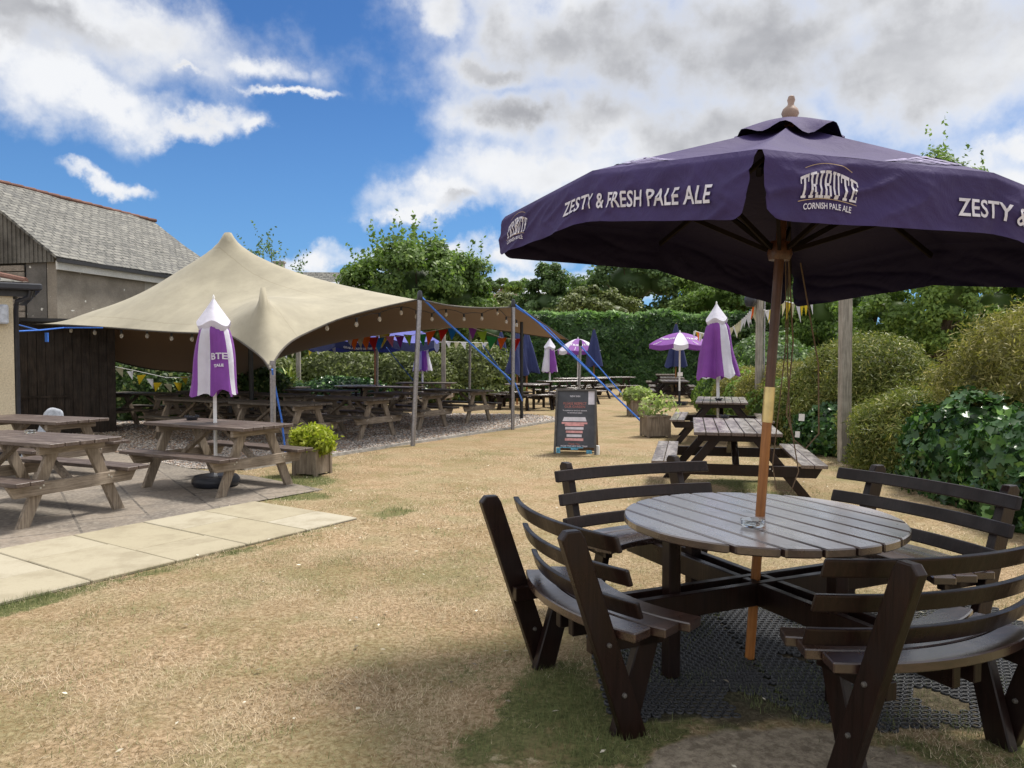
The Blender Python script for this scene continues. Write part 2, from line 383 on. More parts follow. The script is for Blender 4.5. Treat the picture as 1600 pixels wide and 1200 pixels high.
def green(x, y):
    g = max(0, fbm(x, y, .55, 3) - .25) * .7 + max(0, fbm(x, y, 2.2, 9) - .2) * .5
    d = Vector((x, y)) - P0; a, b = d.dot(pdir), d.dot(pn)
    if -.6 < a < PL: g += max(0, 1 - abs(b + .08) / .24) * (.42 + 1.1 * fbm(a, b, 1.3, 5)) + .9 * bump2(a, b, 3.0, -.12, .35, .22)
    g += .9 * bump2(x, y, .4, 3.15, .8, .85) * (.42 + 1.5 * fbm(x, y, 2.5, 2)) + .5 * bump2(x, y, 1.3, 3.3, 2.6, 1.6) * (.5 + fbm(x, y, 1.6, 4))
    g += 1.1 * bump2(x, y, -2.75, 9.3, .75, .75) + 1.0 * bump2(x, y, -2.35, 8.35, .5, .35)
    g += .55 * bump2(x, y, -3.6, 5.0, 1.0, .5) + .8 * bump2(x, y, 2.6, 8.9, 1.2, 1.0) * (.6 + fbm(x, y, 2, 6)) + .55 * bump2(x, y, 2.6, 2.2, 1.6, 1.1)
    g += .35 * bump2(x, y, -1.2, 13.2, .8, .5)
    return min(1.0, max(0.0, g))
def dirt(x, y):
    return min(1, max(0, 2.0 * (bump2(x, y, 1.05, 2.72, .62, .40) + .25 * fbm(x, y, 3, 8)))) if abs(x - 1) < 1 and y < 3.4 else 0.0
def axis(vals):
    out = []
    for a, b, st in vals: out += list(np.arange(a, b, st))
    return out
xs = axis([(-600, -60, 60), (-60, -16, 4), (-16, -6, 1), (-6, 6, .12), (6, 16, 1), (16, 60, 4), (60, 601, 60)])
ys = axis([(-120, 0, 30), (0, 1.8, .6), (1.8, 12, .12), (12, 30, .75), (30, 60, 5), (60, 900, 60)])
V = []; gr = []; dr = []; mt_ = []
def matr(x, y): return min(1, max(0, 6 * (min(x - .38, 2.95 - x, y - 3.05, 4.8 - y) + .10 * fbm(x, y, 2.5, 6)))) if 0 < x < 3.3 and 2.8 < y < 5.1 else 0
for x in xs:
    for y in ys:
        z = .012 * fbm(x, y, .8, 1) if abs(x) < 7 and 1 < y < 13 else 0
        if in_path(x, y, .1) or inside(x, y, PATIO) or inside(x, y, GRAVEL): z = -.006
        V.append((x, y, z)); near = abs(x) < 8 and 1 < y < 16
        gr.append(green(x, y) if near else max(0, fbm(x, y, .3, 3) - .2)); dr.append(dirt(x, y)); mt_.append(matr(x, y))
ny = len(ys)
Fq = np.array([(i * ny + j, (i + 1) * ny + j, (i + 1) * ny + j + 1, i * ny + j + 1) for i in range(len(xs) - 1) for j in range(ny - 1)])
def lawn(t):
    o = obc(t); ga = t.n('ShaderNodeAttribute', attribute_name='grn').outputs['Fac']; da = t.n('ShaderNodeAttribute', attribute_name='drt').outputs['Fac']
    n1 = t.noise(o, 1.3, 6, .65); n2 = t.noise(o, 38, 6, .7, .6); n3 = t.noise(o, 7, 5, .6)
    straw = t.mix(t.rng(n1, .3, .7), (.35, .26, .155), (.52, .415, .28))
    straw = t.mix(t.rng(t.noise(o, .9, 6, .65, .3), .47, .62, 0, .7), straw, (.50, .36, .235)); straw = t.mix(t.rng(t.noise(t.v('ADD', o, (7, 3, 0)), 1.15, 7, .7, .3), .47, .62, 0, .75), straw, (.27, .24, .125))
    straw = t.mix(t.rng(n2, .3, .68), (.17, .115, .055), straw)
    grn = t.mix(t.rng(n2, .3, .7), (.06, .07, .028), (.18, .18, .075))
    k = t.rng(t.m('ADD', ga, t.m('MULTIPLY', t.m('SUBTRACT', t.noise(o, 13, 6, .7), .5), 1.5)), .25, .62)
    c = t.mix(k, straw, grn)
    c = t.mix(t.rng(n1, .48, .68, 0, .6), c, (.215, .19, .095)); c = t.mix(t.rng(t.noise(o, 2.7, 7, .7), .53, .66, 0, .5), c, (.26, .185, .10)); c = t.mix(t.rng(t.noise(o, 5.5, 6, .7), .6, .7, 0, .5), c, (.62, .52, .36)); c = t.mix(t.rng(t.noise(o, .35, 5, .6), .5, .68, 0, .4), c, (.22, .19, .10))
    ma = t.n('ShaderNodeAttribute', attribute_name='msk').outputs['Fac']; c = t.mix(t.m('MULTIPLY', t.rng(t.m('ADD', ma, t.m('MULTIPLY', t.m('SUBTRACT', n3, .5), .8)), .3, .6), .85), c, t.mix(t.rng(n2, .3, .7), (.025, .024, .018), (.075, .07, .05)))
    dn = t.mix(t.rng(t.noise(o, 19, 9, .75), .35, .65), (.17, .14, .105), (.36, .31, .235))
    c = t.mix(t.rng(t.m('ADD', da, t.m('MULTIPLY', t.m('SUBTRACT', n3, .5), .8)), .3, .6), c, dn)
    return bsdf(t, c, .95, .08, t.m('ADD', n2, t.m('MULTIPLY', n3, .8)), .9, .02)
g = fastmesh('lawn', np.array(V), Fq, mat('dry_lawn', lawn), smooth=True); tag(g, kind='structure')
for nm, arr in (('grn', gr), ('drt', dr), ('msk', mt_)):
    a = g.data.attributes.new(nm, 'FLOAT', 'POINT'); a.data.foreach_set('value', np.array(arr, np.float32))

def sheet(name, poly, z, m):
    bm = bmesh.new(); bm.faces.new([bm.verts.new((p.x, p.y, z)) for p in poly]); bmesh.ops.triangulate(bm, faces=bm.faces)
    bmesh.ops.recalc_face_normals(bm, faces=bm.faces)
    if sum(f.normal.z for f in bm.faces) < 0: bmesh.ops.reverse_faces(bm, faces=bm.faces)
    me = bpy.data.meshes.new(name); bm.to_mesh(me); bm.free(); me.materials.append(m)
    return tag(link_mesh(name, me), kind='structure')
def patio_m(t):
    o = t.n('ShaderNodeMapping', i_Vector=obc(t)); o.inputs['Rotation'].default_value = (0, 0, R(56)); o = o.outputs[0]
    br = t.n('ShaderNodeTexBrick', i_Vector=o, offset=.5); br.inputs['Scale'].default_value = 1
    br.inputs['Brick Width'].default_value = .9; br.inputs['Row Height'].default_value = .6; br.inputs['Mortar Size'].default_value = .012
    t.put(br.inputs['Color1'], (.25, .205, .16, 1)); t.put(br.inputs['Color2'], (.165, .145, .12, 1)); t.put(br.inputs['Mortar'], (.07, .06, .05, 1))
    n = t.noise(o, 1.6, 7, .7); n2 = t.noise(o, 22, 6, .65)
    c = t.mix(t.rng(n, .35, .7), br.outputs[0], (.115, .10, .085)); c = t.mix(t.rng(n2, .4, .75, 0, .55), c, (.36, .32, .27))
    return bsdf(t, c, .8, .3, t.m('ADD', n2, t.m('MULTIPLY', br.outputs['Fac'], -.8)), .4, .01)
sheet('patio', PATIO, .006, mat('old_patio_slabs', patio_m))
def gravel_m(t):
    o = obc(t); v = t.n('ShaderNodeTexVoronoi', i_Vector=o); v.inputs['Scale'].default_value = 32
    c = t.mix(t.n('ShaderNodeSeparateColor', i_0=v.outputs['Color']).outputs[0], (.10, .095, .09), (.52, .47, .42))
    c = t.mix(t.rng(t.noise(o, 2, 4), .4, .7, 0, .5), c, (.22, .17, .12))
    return bsdf(t, c, .85, .3, v.outputs['Distance'], -.9, .03)
gravm = mat('gravel', gravel_m)
sheet('gravel', GRAVEL, .010, gravm)
# path slabs: real slabs with joints
def slab_m(t):
    o = obc(t); a = t.n('ShaderNodeAttribute', attribute_name='rnd').outputs['Fac']; n = t.noise(o, 3, 7, .7); n2 = t.noise(o, 60, 5, .6)
    c = t.mix(a, (.335, .295, .205), (.395, .36, .28)); c = t.mix(t.rng(n, .42, .7, 0, .65), c, (.24, .205, .14)); c = t.mix(t.rng(n2, .5, .8, 0, .4), c, (.23, .19, .13))
    return bsdf(t, c, .85, .25, n2, .35, .005)
mb = MB(); rr = []
k = 0; a0 = 0.0
while a0 < PL:
    wdt = .62; cuts = [0, .92, 1.5] if k % 2 else [0, .56, 1.5]
    for b0, b1 in zip(cuts[:-1], cuts[1:]):
        c = P0 + pdir * (a0 + wdt / 2) + pn * ((b0 + b1) / 2)
        Mx = Matrix.Rotation(math.atan2(pdir.y, pdir.x) + random.uniform(-.006, .006), 3, 'Z')
        mb.box((c.x, c.y, -.010 + random.uniform(-.003, .003)), (wdt - .012, b1 - b0 - .012, .05), Mx)
    a0 += wdt; k += 1
o = mb.build('path', mat('pale_paving_slabs', slab_m), bevel=.006); tag(o, kind='structure')
nf = len(o.data.polygons); at = o.data.attributes.new('rnd', 'FLOAT', 'FACE'); mbn = len(mb.f) // 6
at.data.foreach_set('value', np.array([(hash((round(p.center.x * 1.3, 0), round(p.center.y * 1.3, 0))) % 97) / 97 for p in o.data.polygons], np.float32))
jl = [P0 + pdir * -.0 + pn * 0, P0 + pn * PW, P0 + pn * PW + pdir * PL, P0 + pdir * PL]
sheet('path_bed', jl, -.002, plain('path_joint_sand', (.09, .075, .05), .9, .1))
# grass blades and pebbles
def blades(n, y0, y1, h0, h1, wd):
    y = np.sqrt(rng.random(n) * (y1 ** 2 - y0 ** 2) + y0 ** 2); x = (rng.random(n) * 1.42 - .71) * y
    keep = []; gv = []
    for a, b in zip(x, y):
        if in_path(a, b, -.02) or b > 7.6 and (inside(a, b, PATIO) or inside(a, b, GRAVEL)) or inside(a, b, PATIO): continue
        if dirt(a, b) > .35 and random.random() < .9 or (.4 < a < 2.95 and 3.1 < b < 4.8 and (fbm(a, b, 2.6, 12) < -.02 or random.random() < .35)): continue
        keep.append((a, b)); gv.append(green(a, b) + .35 * (noise.noise(Vector((a * 7, b * 7, 0)))))
    K = np.array(keep); gv = np.array(gv); m = len(K)
    isg = gv * .85 + rng.normal(0, .2, m) + .45 * ((K[:, 0] > .4) & (K[:, 1] > 3.1) & (K[:, 1] < 4.8)) > .52
    th = rng.random(m) * 2 * np.pi; lean = np.where(isg, .6, 1.7) * (.5 + rng.random(m)); h = (h0 + (h1 - h0) * rng.random(m)) * np.where(isg, 1.25, .8)
    h *= 1 + 1.3 * np.clip(gv - .8, 0, .6)
    dx, dy = np.cos(th), np.sin(th); L_ = h * lean
    z0 = np.zeros(m)
    W_ = wd * (.6 + rng.random(m) * .8)
    V = np.zeros((m, 3, 3))
    V[:, 0] = np.stack([K[:, 0] - dy * W_, K[:, 1] + dx * W_, z0 - .004], 1); V[:, 1] = np.stack([K[:, 0] + dy * W_, K[:, 1] - dx * W_, z0 - .004], 1)
    V[:, 2] = np.stack([K[:, 0] + dx * L_, K[:, 1] + dy * L_, h * np.where(isg, .9, .55) + .006], 1)
    pat = np.array([noise.fractal(Vector((a * 1.6, b * 1.6, 5)), 1, 2, 4) for a, b in K]); keepb = rng.random(m) < np.clip(.72 + pat * 1.3, .18, 1) + isg * .3
    V = V[keepb]; isg = isg[keepb]; pat = pat[keepb]; m = len(V)
    return V.reshape(-1, 3), np.arange(m * 3).reshape(-1, 3), np.where(isg, .5 + .5 * rng.random(m), np.clip(.45 * (rng.random(m) + pat * .6), 0, .45))
def blade_m(t):
    a = t.n('ShaderNodeAttribute', attribute_name='rnd').outputs['Fac']
    s = t.mix(t.rng(a, 0, .45, smooth=False), (.19, .13, .07), (.70, .58, .41)); gcol = t.mix(t.rng(a, .5, 1, smooth=False), (.075, .105, .035), (.22, .25, .10))
    s = t.mix(t.m('LESS_THAN', t.m('FRACT', t.m('MULTIPLY', a, 91.0)), t.rng(t.noise(t.v('ADD', obc(t), (7, 3, 0)), 1.15, 7, .7, .3), .44, .62, .08, .7)), s, (.27, .27, .13))
    c = t.mix(t.m('GREATER_THAN', a, .47), s, gcol)
    b = bsdf(t, c, .7, .2); tr = t.n('ShaderNodeBsdfTranslucent'); t.put(tr.inputs[0], c); mx = t.n('ShaderNodeMixShader'); mx.inputs[0].default_value = .25
    t.nt.links.new(b.outputs[0], mx.inputs[1]); t.nt.links.new(tr.outputs[0], mx.inputs[2]); return mx
parts = [blades(190000, 2.1, 6.0, .010, .034, .0013), blades(110000, 6.0, 12.5, .014, .036, .0026)]
Vs, Fs, Rs, b = [], [], [], 0
for v_, f_, r_ in parts: Vs.append(v_); Fs.append(f_ + b); Rs.append(r_); b += len(v_)
tag(fastmesh('grass', np.concatenate(Vs), np.concatenate(Fs), mat('grass_blades', blade_m), rnd=np.concatenate(Rs)), 'dry straw coloured grass blades with green tufts on the lawn', 'grass', kind='stuff')
# pebbles
oc = np.array([(1, 0, 0), (-1, 0, 0), (0, 1, 0), (0, -1, 0), (0, 0, 1), (0, 0, -1)], float); of = np.array([(0, 2, 4), (2, 1, 4), (1, 3, 4), (3, 0, 4), (2, 0, 5), (1, 2, 5), (3, 1, 5), (0, 3, 5)])
pts = []
while len(pts) < 34000:
    y = random.uniform(9.8, 20.5); x = random.uniform(-9, 1.4)
    if random.random() < (11 / y) ** 2 and inside(x, y, GRAVEL): pts.append((x, y, .012))
pts = np.array(pts); n = len(pts); sc = (.012 + .016 * rng.random((n, 1))) * np.array([[1, .75, .45]]) * (.8 + .4 * rng.random((n, 3))) * (pts[:, 1:2] / 11)
th = rng.random(n) * 6.28; c, s = np.cos(th)[:, None], np.sin(th)[:, None]
q = oc[None] * sc[:, None]; V = np.stack([q[..., 0] * c - q[..., 1] * s, q[..., 0] * s + q[..., 1] * c, q[..., 2]], 2) + pts[:, None]
def peb(t):
    a = t.n('ShaderNodeAttribute', attribute_name='rnd').outputs['Fac']
    c = t.mix(a, (.12, .11, .105), (.66, .60, .53)); c = t.mix(t.m('GREATER_THAN', t.m('FRACT', t.m('MULTIPLY', a, 17.0)), .75), c, (.34, .23, .16))
    return bsdf(t, c, .7, .35)
tag(fastmesh('gravel_stones', V.reshape(-1, 3), (np.arange(n)[:, None, None] * 6 + of[None]).reshape(-1, 3), mat('pebbles', peb), rnd=np.repeat(rng.random(n), 8)), 'grey and brown loose stones spread under the tent', 'gravel', kind='stuff')
# edging strip between gravel and lawn
mb = MB(); e = GRAVEL[0:6]
for a, b in zip(e[:-1], e[1:]): mb.beam((a.x, a.y, .02), (b.x, b.y, .02), .025, .05)
tag(mb.build('edging_strip', plain('grey_edging', (.35, .34, .32), .7)), 'thin grey edging strip between gravel and lawn', 'edging')

# ------------------------------------------------------------------ foliage
def leaves(C, Nrm, size, aspect, rmat, parent=None, name='foliage', tilt=.8, up=0.0, core=None, szvar=.5, ivy=False):
    """one leaf (a folded diamond quad) at each centre C, facing roughly along Nrm"""
    n = len(C); d = rng.normal(0, 1, (n, 3)); d /= np.linalg.norm(d, axis=1)[:, None]
    N = Nrm + d * tilt; N[:, 2] += up; N /= np.linalg.norm(N, axis=1)[:, None] + 1e-9
    t = rng.normal(0, 1, (n, 3)); t -= (t * N).sum(1)[:, None] * N; t /= np.linalg.norm(t, axis=1)[:, None] + 1e-9
    b = np.cross(N, t); s = size * (1 - szvar / 2 + szvar * rng.random((n, 1)))
    if ivy:
        SH = [(0, .62), (.17, .24), (.5, .22), (.33, -.12), (.2, -.42), (-.2, -.42), (-.33, -.12), (-.5, .22), (-.17, .24)]
        V = np.stack([C + b * s * x + t * s * y * 1.1 + N * s * (.10 if x == 0 or abs(y) > .4 else -.05) for x, y in SH], 1).reshape(-1, 3)
        Fa = np.arange(n) * 9; tris = [(0, 1, 8), (1, 2, 3), (1, 3, 8), (8, 3, 6), (8, 6, 7), (3, 4, 6), (4, 5, 6)]
        Fi = np.concatenate([np.stack([Fa + a_, Fa + b_, Fa + c_], 1)[:, None] for a_, b_, c_ in tris], 1).reshape(-1, 3); rn = np.repeat(rng.random(n), 7)
        if core is not None:
            Vc, Fc = core; Ft_ = np.concatenate([Fc[:, :3], Fc[:, [0, 2, 3]]]); Fi = np.concatenate([Fi, Ft_ + len(V)]); V = np.concatenate([V, Vc]); rn = np.concatenate([rn, np.zeros(len(Ft_))])
        return fastmesh(name, V, Fi, rmat, parent, rnd=rn)
    V = np.stack([C - t * s * aspect * .5, C + b * s * .5 + N * s * .12, C + t * s * aspect * .5, C - b * s * .5 + N * s * .12], 1).reshape(-1, 3)
    Fq = np.arange(n * 4).reshape(-1, 4); rn = rng.random(n)
    if core is not None:
        Vc, Fc = core; Fq = np.concatenate([Fq, Fc + len(V)]); V = np.concatenate([V, Vc]); rn = np.concatenate([rn, np.zeros(len(Fc))])
    return fastmesh(name, V, Fq, rmat, parent, rnd=rn)
def sph(c, r, nu=16, nv=10, wob=.1, zmin=-.05):
    V = []
    for j in range(nv + 1):
        for i in range(nu):
            th = 2 * math.pi * i / nu; ph = math.pi * j / nv
            p = Vector((math.sin(ph) * math.cos(th), math.sin(ph) * math.sin(th), math.cos(ph)))
            k = 1 + wob * noise.noise(p * 2.3 + Vector(c))
            V.append((c[0] + p.x * r[0] * k, c[1] + p.y * r[1] * k, max(zmin, c[2] + p.z * r[2] * k)))
    Fc = [(j * nu + i, j * nu + (i + 1) % nu, (j + 1) * nu + (i + 1) % nu, (j + 1) * nu + i) for j in range(nv) for i in range(nu)]
    return np.array(V), np.array(Fc)
def cores(ells, k=.86):
    Vs, Fs, b = [], [], 0
    for c, r in ells:
        v, f = sph(c, tuple(x * k for x in r)); Vs.append(v); Fs.append(f + b); b += len(v)
    return np.concatenate(Vs), np.concatenate(Fs)
def shell(ells, n, depth=.12, zmin=.02, shag=0.0, nz=.10):
    """points over the outside of a union of ellipsoids"""
    A = np.array([(r[0] * r[1] + r[1] * r[2] + r[0] * r[2]) for c, r in ells]); A = A / A.sum(); out, on = [], []
    for (c, r), a in zip(ells, A):
        m = int(n * a * 1.5); d = rng.normal(0, 1, (m, 3)); d /= np.linalg.norm(d, axis=1)[:, None]; r = np.array(r); c = np.array(c)
        wob = np.array([1 + nz * noise.fractal(Vector(q * 2.3 + c), 1, 2, 3) for q in d])
        p = c + d * r * (wob - depth * rng.random(m) ** 2 + shag * rng.random(m) ** 4)[:, None]
        nn = d / r; nn /= np.linalg.norm(nn, axis=1)[:, None]
        ok = p[:, 2] > zmin
        for (c2, r2) in ells:
            if tuple(c2) == tuple(c): continue
            ok &= (((p - np.array(c2)) / (np.array(r2) * .9)) ** 2).sum(1) > 1
        out.append(p[ok]); on.append(nn[ok])
    return np.concatenate(out), np.concatenate(on)
def bush(name, label, cat, ells, m, n, size, aspect=1.8, tilt=.8, shag=.06, depth=.14, group=None, up=0.0, extra=None, core=.86, nz=.12, szvar=.5, ivy=False):
    c0 = ells[0][0]; loc = Vector((c0[0], c0[1], 0)); E = [((c[0] - loc.x, c[1] - loc.y, c[2]), r) for c, r in ells]
    C, N = shell(E, n, depth, shag=shag, nz=nz)
    root = empty(name, loc, label, cat, group)
    leaves(C, N, size, aspect, m, root, 'foliage', tilt, up, cores(E, core) if core else None, szvar, ivy)
    if extra:
        for (m2, n2, s2, a2, zf) in extra:
            C, N = shell(E, n2, depth, shag=shag + .03); k = np.array([zf(*q) > rng.random() for q in C]); leaves(C[k], N[k], s2, a2, m2, root, 'foliage', tilt)
    return root
def tree(name, label, base, ells, m, n, size, clump=.55, K=90, tr=.16, group=None, th=None, aspect=1.7, spikes=0, fork=4, fill=.55, cat='tree'):
    n = int(n * 1.6); fill = fill * .72 if fill else 0
    root = empty(name, (base[0], base[1], 0), label, cat, group)
    E = [((c[0] - base[0], c[1] - base[1], c[2]), r) for c, r in ells]
    C0, N0 = shell(E, K * 2, .55, zmin=.6, nz=.25); idx = rng.permutation(len(C0))[:K]; C0, N0 = C0[idx], N0[idx]
    w_ = rng.random(len(C0)) + .4; w_ /= w_.sum(); pick = rng.choice(len(C0), n, p=w_)
    rad = clump * (.6 + .8 * rng.random(len(C0)))
    d = rng.normal(0, 1, (n, 3)); d /= np.linalg.norm(d, axis=1)[:, None]
    C = C0[pick] + d * (rad[pick] * rng.random(n) ** .5)[:, None] * np.array([1, 1, .75]); N = d * .7 + N0[pick] * .6 + np.array([0, 0, .3])
    if spikes:
        sC, sN = shell(E, spikes * 3, .02, nz=.25); k = (sN[:, 2] > .1); sC, sN = sC[k][:spikes], sN[k][:spikes]
        dirn = sN * .7 + np.array([0, 0, .8]) + rng.normal(0, .25, sN.shape)
        q = []
        for a, b_ in zip(sC, dirn):
            l_ = random.uniform(.35, .95)
            q += [a + b_ * l_ * t_ + rng.normal(0, .05, 3) for t_ in np.linspace(0, 1, 14)]
        q = np.array(q); C = np.concatenate([C, q]); N = np.concatenate([N, rng.normal(0, 1, q.shape)])
    crown = leaves(C, N, size * .74, aspect, m, root, 'crown', .9, 0, cores(E, fill) if fill else None)
    top = max(c[2] for c, r in E); zt = th or top * .8
    mb = MB(); mb.tube([(0, 0, -.1), (.02, .01, zt * .35), (-.03, .03, zt * .7), (0, 0, zt)], [tr * 1.25, tr, tr * .75, tr * .4], 9)
    for i in range(min(K, 14)):
        c = Vector(C0[i]); s_ = Vector((0, 0, min(zt * .85, max(zt * .3, c.z * random.uniform(.45, .75)))))
        mid = s_.lerp(c, .5) + Vector((0, 0, -.1)); mb.tube([s_, mid, c], [tr * .35, tr * .2, tr * .07], 5)
    mb.build('trunk', M['bark'], root, smooth=True)
    return root

# ------------------------------------------------------------------ buildings
def slate_m(t):
    o = obc(t); br = t.n('ShaderNodeTexBrick', i_Vector=t.v('MULTIPLY', o, (1, 1, 1)), offset=.5)
    br.inputs['Scale'].default_value = 1; br.inputs['Brick Width'].default_value = .32; br.inputs['Row Height'].default_value = .17; br.inputs['Mortar Size'].default_value = .02
    t.put(br.inputs['Color1'], (.215, .21, .19, 1)); t.put(br.inputs['Color2'], (.10, .10, .095, 1)); t.put(br.inputs['Mortar'], (.035, .035, .035, 1))
    n = t.noise(o, .9, 7, .7, .8); n2 = t.noise(o, 11, 6, .7)
    c = t.mix(t.rng(n2, .42, .72, 0, .65), br.outputs[0], (.34, .33, .285)); c = t.mix(t.rng(n, .5, .72, 0, .6), c, (.10, .10, .10))
    return bsdf(t, c, .8, .3, t.m('ADD', n2, t.m('MULTIPLY', br.outputs['Fac'], -1.2)), .8, .03)
def dash_m(d, l, sp=True):
    def f(t):
        o = obc(t); n = t.noise(o, 1.2, 7, .7); n2 = t.noise(o, 45, 4, .6)
        c = t.mix(t.rng(n, .3, .7), d, l); c = t.mix(t.rng(n2, .35, .7, 0, .4), c, tuple(x * .5 for x in d))
        if sp: c = t.mix(t.rng(t.noise(o, 7, 2, .4), .73, .76), c, (.6, .6, .56))
        return bsdf(t, c, .9, .2, n2, .6, .02)
    return f
M['slate'] = mat('old_slates', slate_m); M['dash_dark'] = mat('dark_pebbledash', dash_m((.10, .095, .088), (.17, .16, .15)))
M['dash_light'] = mat('brown_render', dash_m((.20, .175, .145), (.31, .28, .235))); M['block'] = mat('pale_blockwork', dash_m((.34, .32, .28), (.44, .42, .37), False))
M['tin'] = mat('rusty_grey_cladding', dash_m((.075, .07, .062), (.20, .19, .17), False))
M['tile'] = mat('red_ridge_tile', dash_m((.15, .08, .062), (.25, .14, .11), False)); M['brown_tile'] = mat('brown_tile', dash_m((.13, .09, .07), (.24, .17, .13), False))
M['cream'] = mat('cream_render', dash_m((.62, .53, .37), (.70, .61, .44), False)); M['white_wall'] = mat('white_wall', dash_m((.55, .55, .52), (.68, .68, .65), False))

bdir = Vector((.235, .972, 0)); bperp = Vector((-.972, .235, 0)); E1 = Vector((-11.9, 20.2, 0)); BL, BW, EZ, RZ = 7.4, 3.05, 4.27, 6.5
barn = empty('stone_barn', E1, 'old grey barn with long mossy slate roof and red ridge tiles behind the tent', 'barn')
def bp(a, b, z): return bdir * a + bperp * b + Vector((0, 0, z))
def pan(mb, pts, th, nrm):
    n = len(pts); vs = [p for p in pts] + [p - nrm * th for p in pts]
    return mb.add(vs, [list(range(n)), list(range(n, 2 * n))[::-1]] + [(i, (i + 1) % n, n + (i + 1) % n, n + i) for i in range(n)])
mb = MB(); pan(mb, [bp(0, .03, 0), bp(3.3, .03, 0), bp(3.3, .03, 4.1), bp(0, .03, 4.1)], .3, -bperp); mb.build('side_wall', M['dash_light'], barn)
mb = MB(); pan(mb, [bp(3.3, .05, 0), bp(BL, .05, 0), bp(BL, .05, 4.1), bp(3.3, .05, 4.1)], .28, -bperp); mb.build('block_panel', M['block'], barn)
mb = MB(); pan(mb, [bp(0, .36, 0), bp(0, 1.0, 0), bp(0, 1.0, 3.15), bp(0, .36, 3.15)], .3, -bdir)
pan(mb, [bp(0, 1.0, 0), bp(0, 5.8, 0), bp(0, 5.8, 1.9), bp(0, 1.0, 1.9)], .3, -bdir); pan(mb, [bp(0, .36, 3.15), bp(0, 1.0, 3.15), bp(0, 1.0, 4.0), bp(0, .36, 4.0)], .3, -bdir); mb.build('gable_wall', M['dash_dark'], barn)
mb = MB()
for i in range(12):
    z = 1.95 + i * .175; mb.beam(bp(-.04, 1.02, z), bp(-.04, 5.8, z), .03, .15)
mb.build('louvre_boards', M['plank_grey'], barn)
mb = MB(); pan(mb, [bp(.12, .3, 1.8), bp(.12, 5.8, 1.8), bp(.12, 5.8, 4.1), bp(.12, .3, 4.1)], .1, -bdir); mb.build('gable_backing', M['black_metal'], barn)
# vertical corrugated cladding in the gable
mb = MB(); nn = 88
for i in range(nn):
    b0, b1 = .02 + i * (2 * BW - .04) / nn, .02 + (i + 1) * (2 * BW - .04) / nn
    zt = lambda b: EZ - .12 + min(b, 2 * BW - b) * (RZ - EZ) / BW
    off = -.10 - (.02 if i % 2 else 0)
    pan(mb, [bp(off, b0, 4.0), bp(off, b1, 4.0), bp(off, b1, zt(b1)), bp(off, b0, zt(b0))], .03, -bdir)
mb.build('gable_cladding', M['tin'], barn)
def roof_sheet(name, a0, a1, b0, z0, b1, z1, m, parent, N=24):
    """roof slope as its own object with local X along the ridge, Y up the slope, slightly uneven"""
    o = bpy.data.meshes.new(name); wdt = a1 - a0; lv = Vector((b1 - b0, z1 - z0)).length; V = []; Fc = []
    for i in range(N + 1):
        for j in range(13):
            x, y = wdt * i / N, lv * j / 12; V.append((x, y, .05 * fbm(x + 3, y, .5, 4) + .012 * noise.noise(Vector((x * 5, y * 5, 0)))))
    k = 13; Fc = [(i * k + j, (i + 1) * k + j, (i + 1) * k + j + 1, i * k + j + 1) for i in range(N) for j in range(12)]
    o.from_pydata(V, [], Fc); o.materials.append(m); ob = link_mesh(name, o, parent)
    X = bdir; Y = (bperp * (b1 - b0) + Vector((0, 0, z1 - z0))).normalized(); Z = X.cross(Y)
    Mx = Matrix((X, Y, Z)).transposed().to_4x4(); Mx.translation = bp(a0, b0, z0); ob.matrix_local = Mx
    sol = ob.modifiers.new('s', 'SOLIDIFY'); sol.thickness = .06; return ob
r1 = roof_sheet('roof', -.25, BL + .2, -.22, EZ - .16, BW, RZ, M['slate'], barn)
r2 = roof_sheet('roof', -.25, BL + .2, 2 * BW + .22, EZ - .16, BW, RZ, M['slate'], barn)
mb = MB(); xx = -.25
while xx < BL: mb.tube([bp(xx, BW, RZ + .01), bp(xx + .42, BW, RZ + .02)], [.055, .065], 8); xx += .44
mb.build('ridge_tiles', M['tile'], barn)
mb = MB(); mb.beam(bp(-.2, -.22, EZ - .24), bp(BL + .2, -.22, EZ - .24), .10, .09); mb.build('gutter', M['black_metal'], barn)
mb = MB(); mb.beam(bp(-.15, -.12, EZ - .36), bp(BL, -.12, EZ - .36), .05, .22); mb.build('fascia', M['white_wall'], barn)

# cream extension at the left edge
cr = empty('cream_extension', (-7.32, 11.3, 0), 'cream rendered building corner with black gutter at the left edge', 'building', None, R(35))
mb = MB(); mb.box((-3, 2.0, 1.32), (6, 4, 2.62)); mb.build('wall', M['cream'], cr)
mb = MB(); mb.box((-3.0, -.035, .11), (6.0, .06, .22)); mb.build('plinth', M['black_plastic'], cr)
mb = MB(); mb.beam((-6, -.12, 2.55), (.36, -.12, 2.55), .16, .10); mb.beam((.30, -.1, 2.55), (.30, 3.9, 2.55), .12, .10); mb.build('gutter', M['black_plastic'], cr, bevel=.02)
mb = MB(); mb.beam((-6, 0, 2.46), (.28, 0, 2.46), .10, .10); mb.build('fascia', M['black_metal'], cr)
mb = MB(); mb.tube([(.22, -.12, 2.50), (.2, -.10, 2.40), (.05, -.02, 2.34), (.035, .05, 2.2), (.035, .05, .05)], .035, 8); mb.build('downpipe', M['black_plastic'], cr, smooth=True)
mb = MB(); mb.add([(-6, -.1, 2.62), (.2, -.1, 2.62), (.2, 4, 2.62), (-6, 4, 2.62), (-5, 2, 3.15), (-1.6, 2, 3.15)], [(0, 1, 5, 4), (1, 2, 5), (2, 3, 4, 5), (3, 0, 4), (0, 3, 2, 1)]); mb.build('roof', M['slate'], cr)
mb = MB(); mb.tube([(.16, -.06, 2.64), (-1.6, 2, 3.18)], .05, 8); mb.build('hip_tiles', M['tile'], cr)
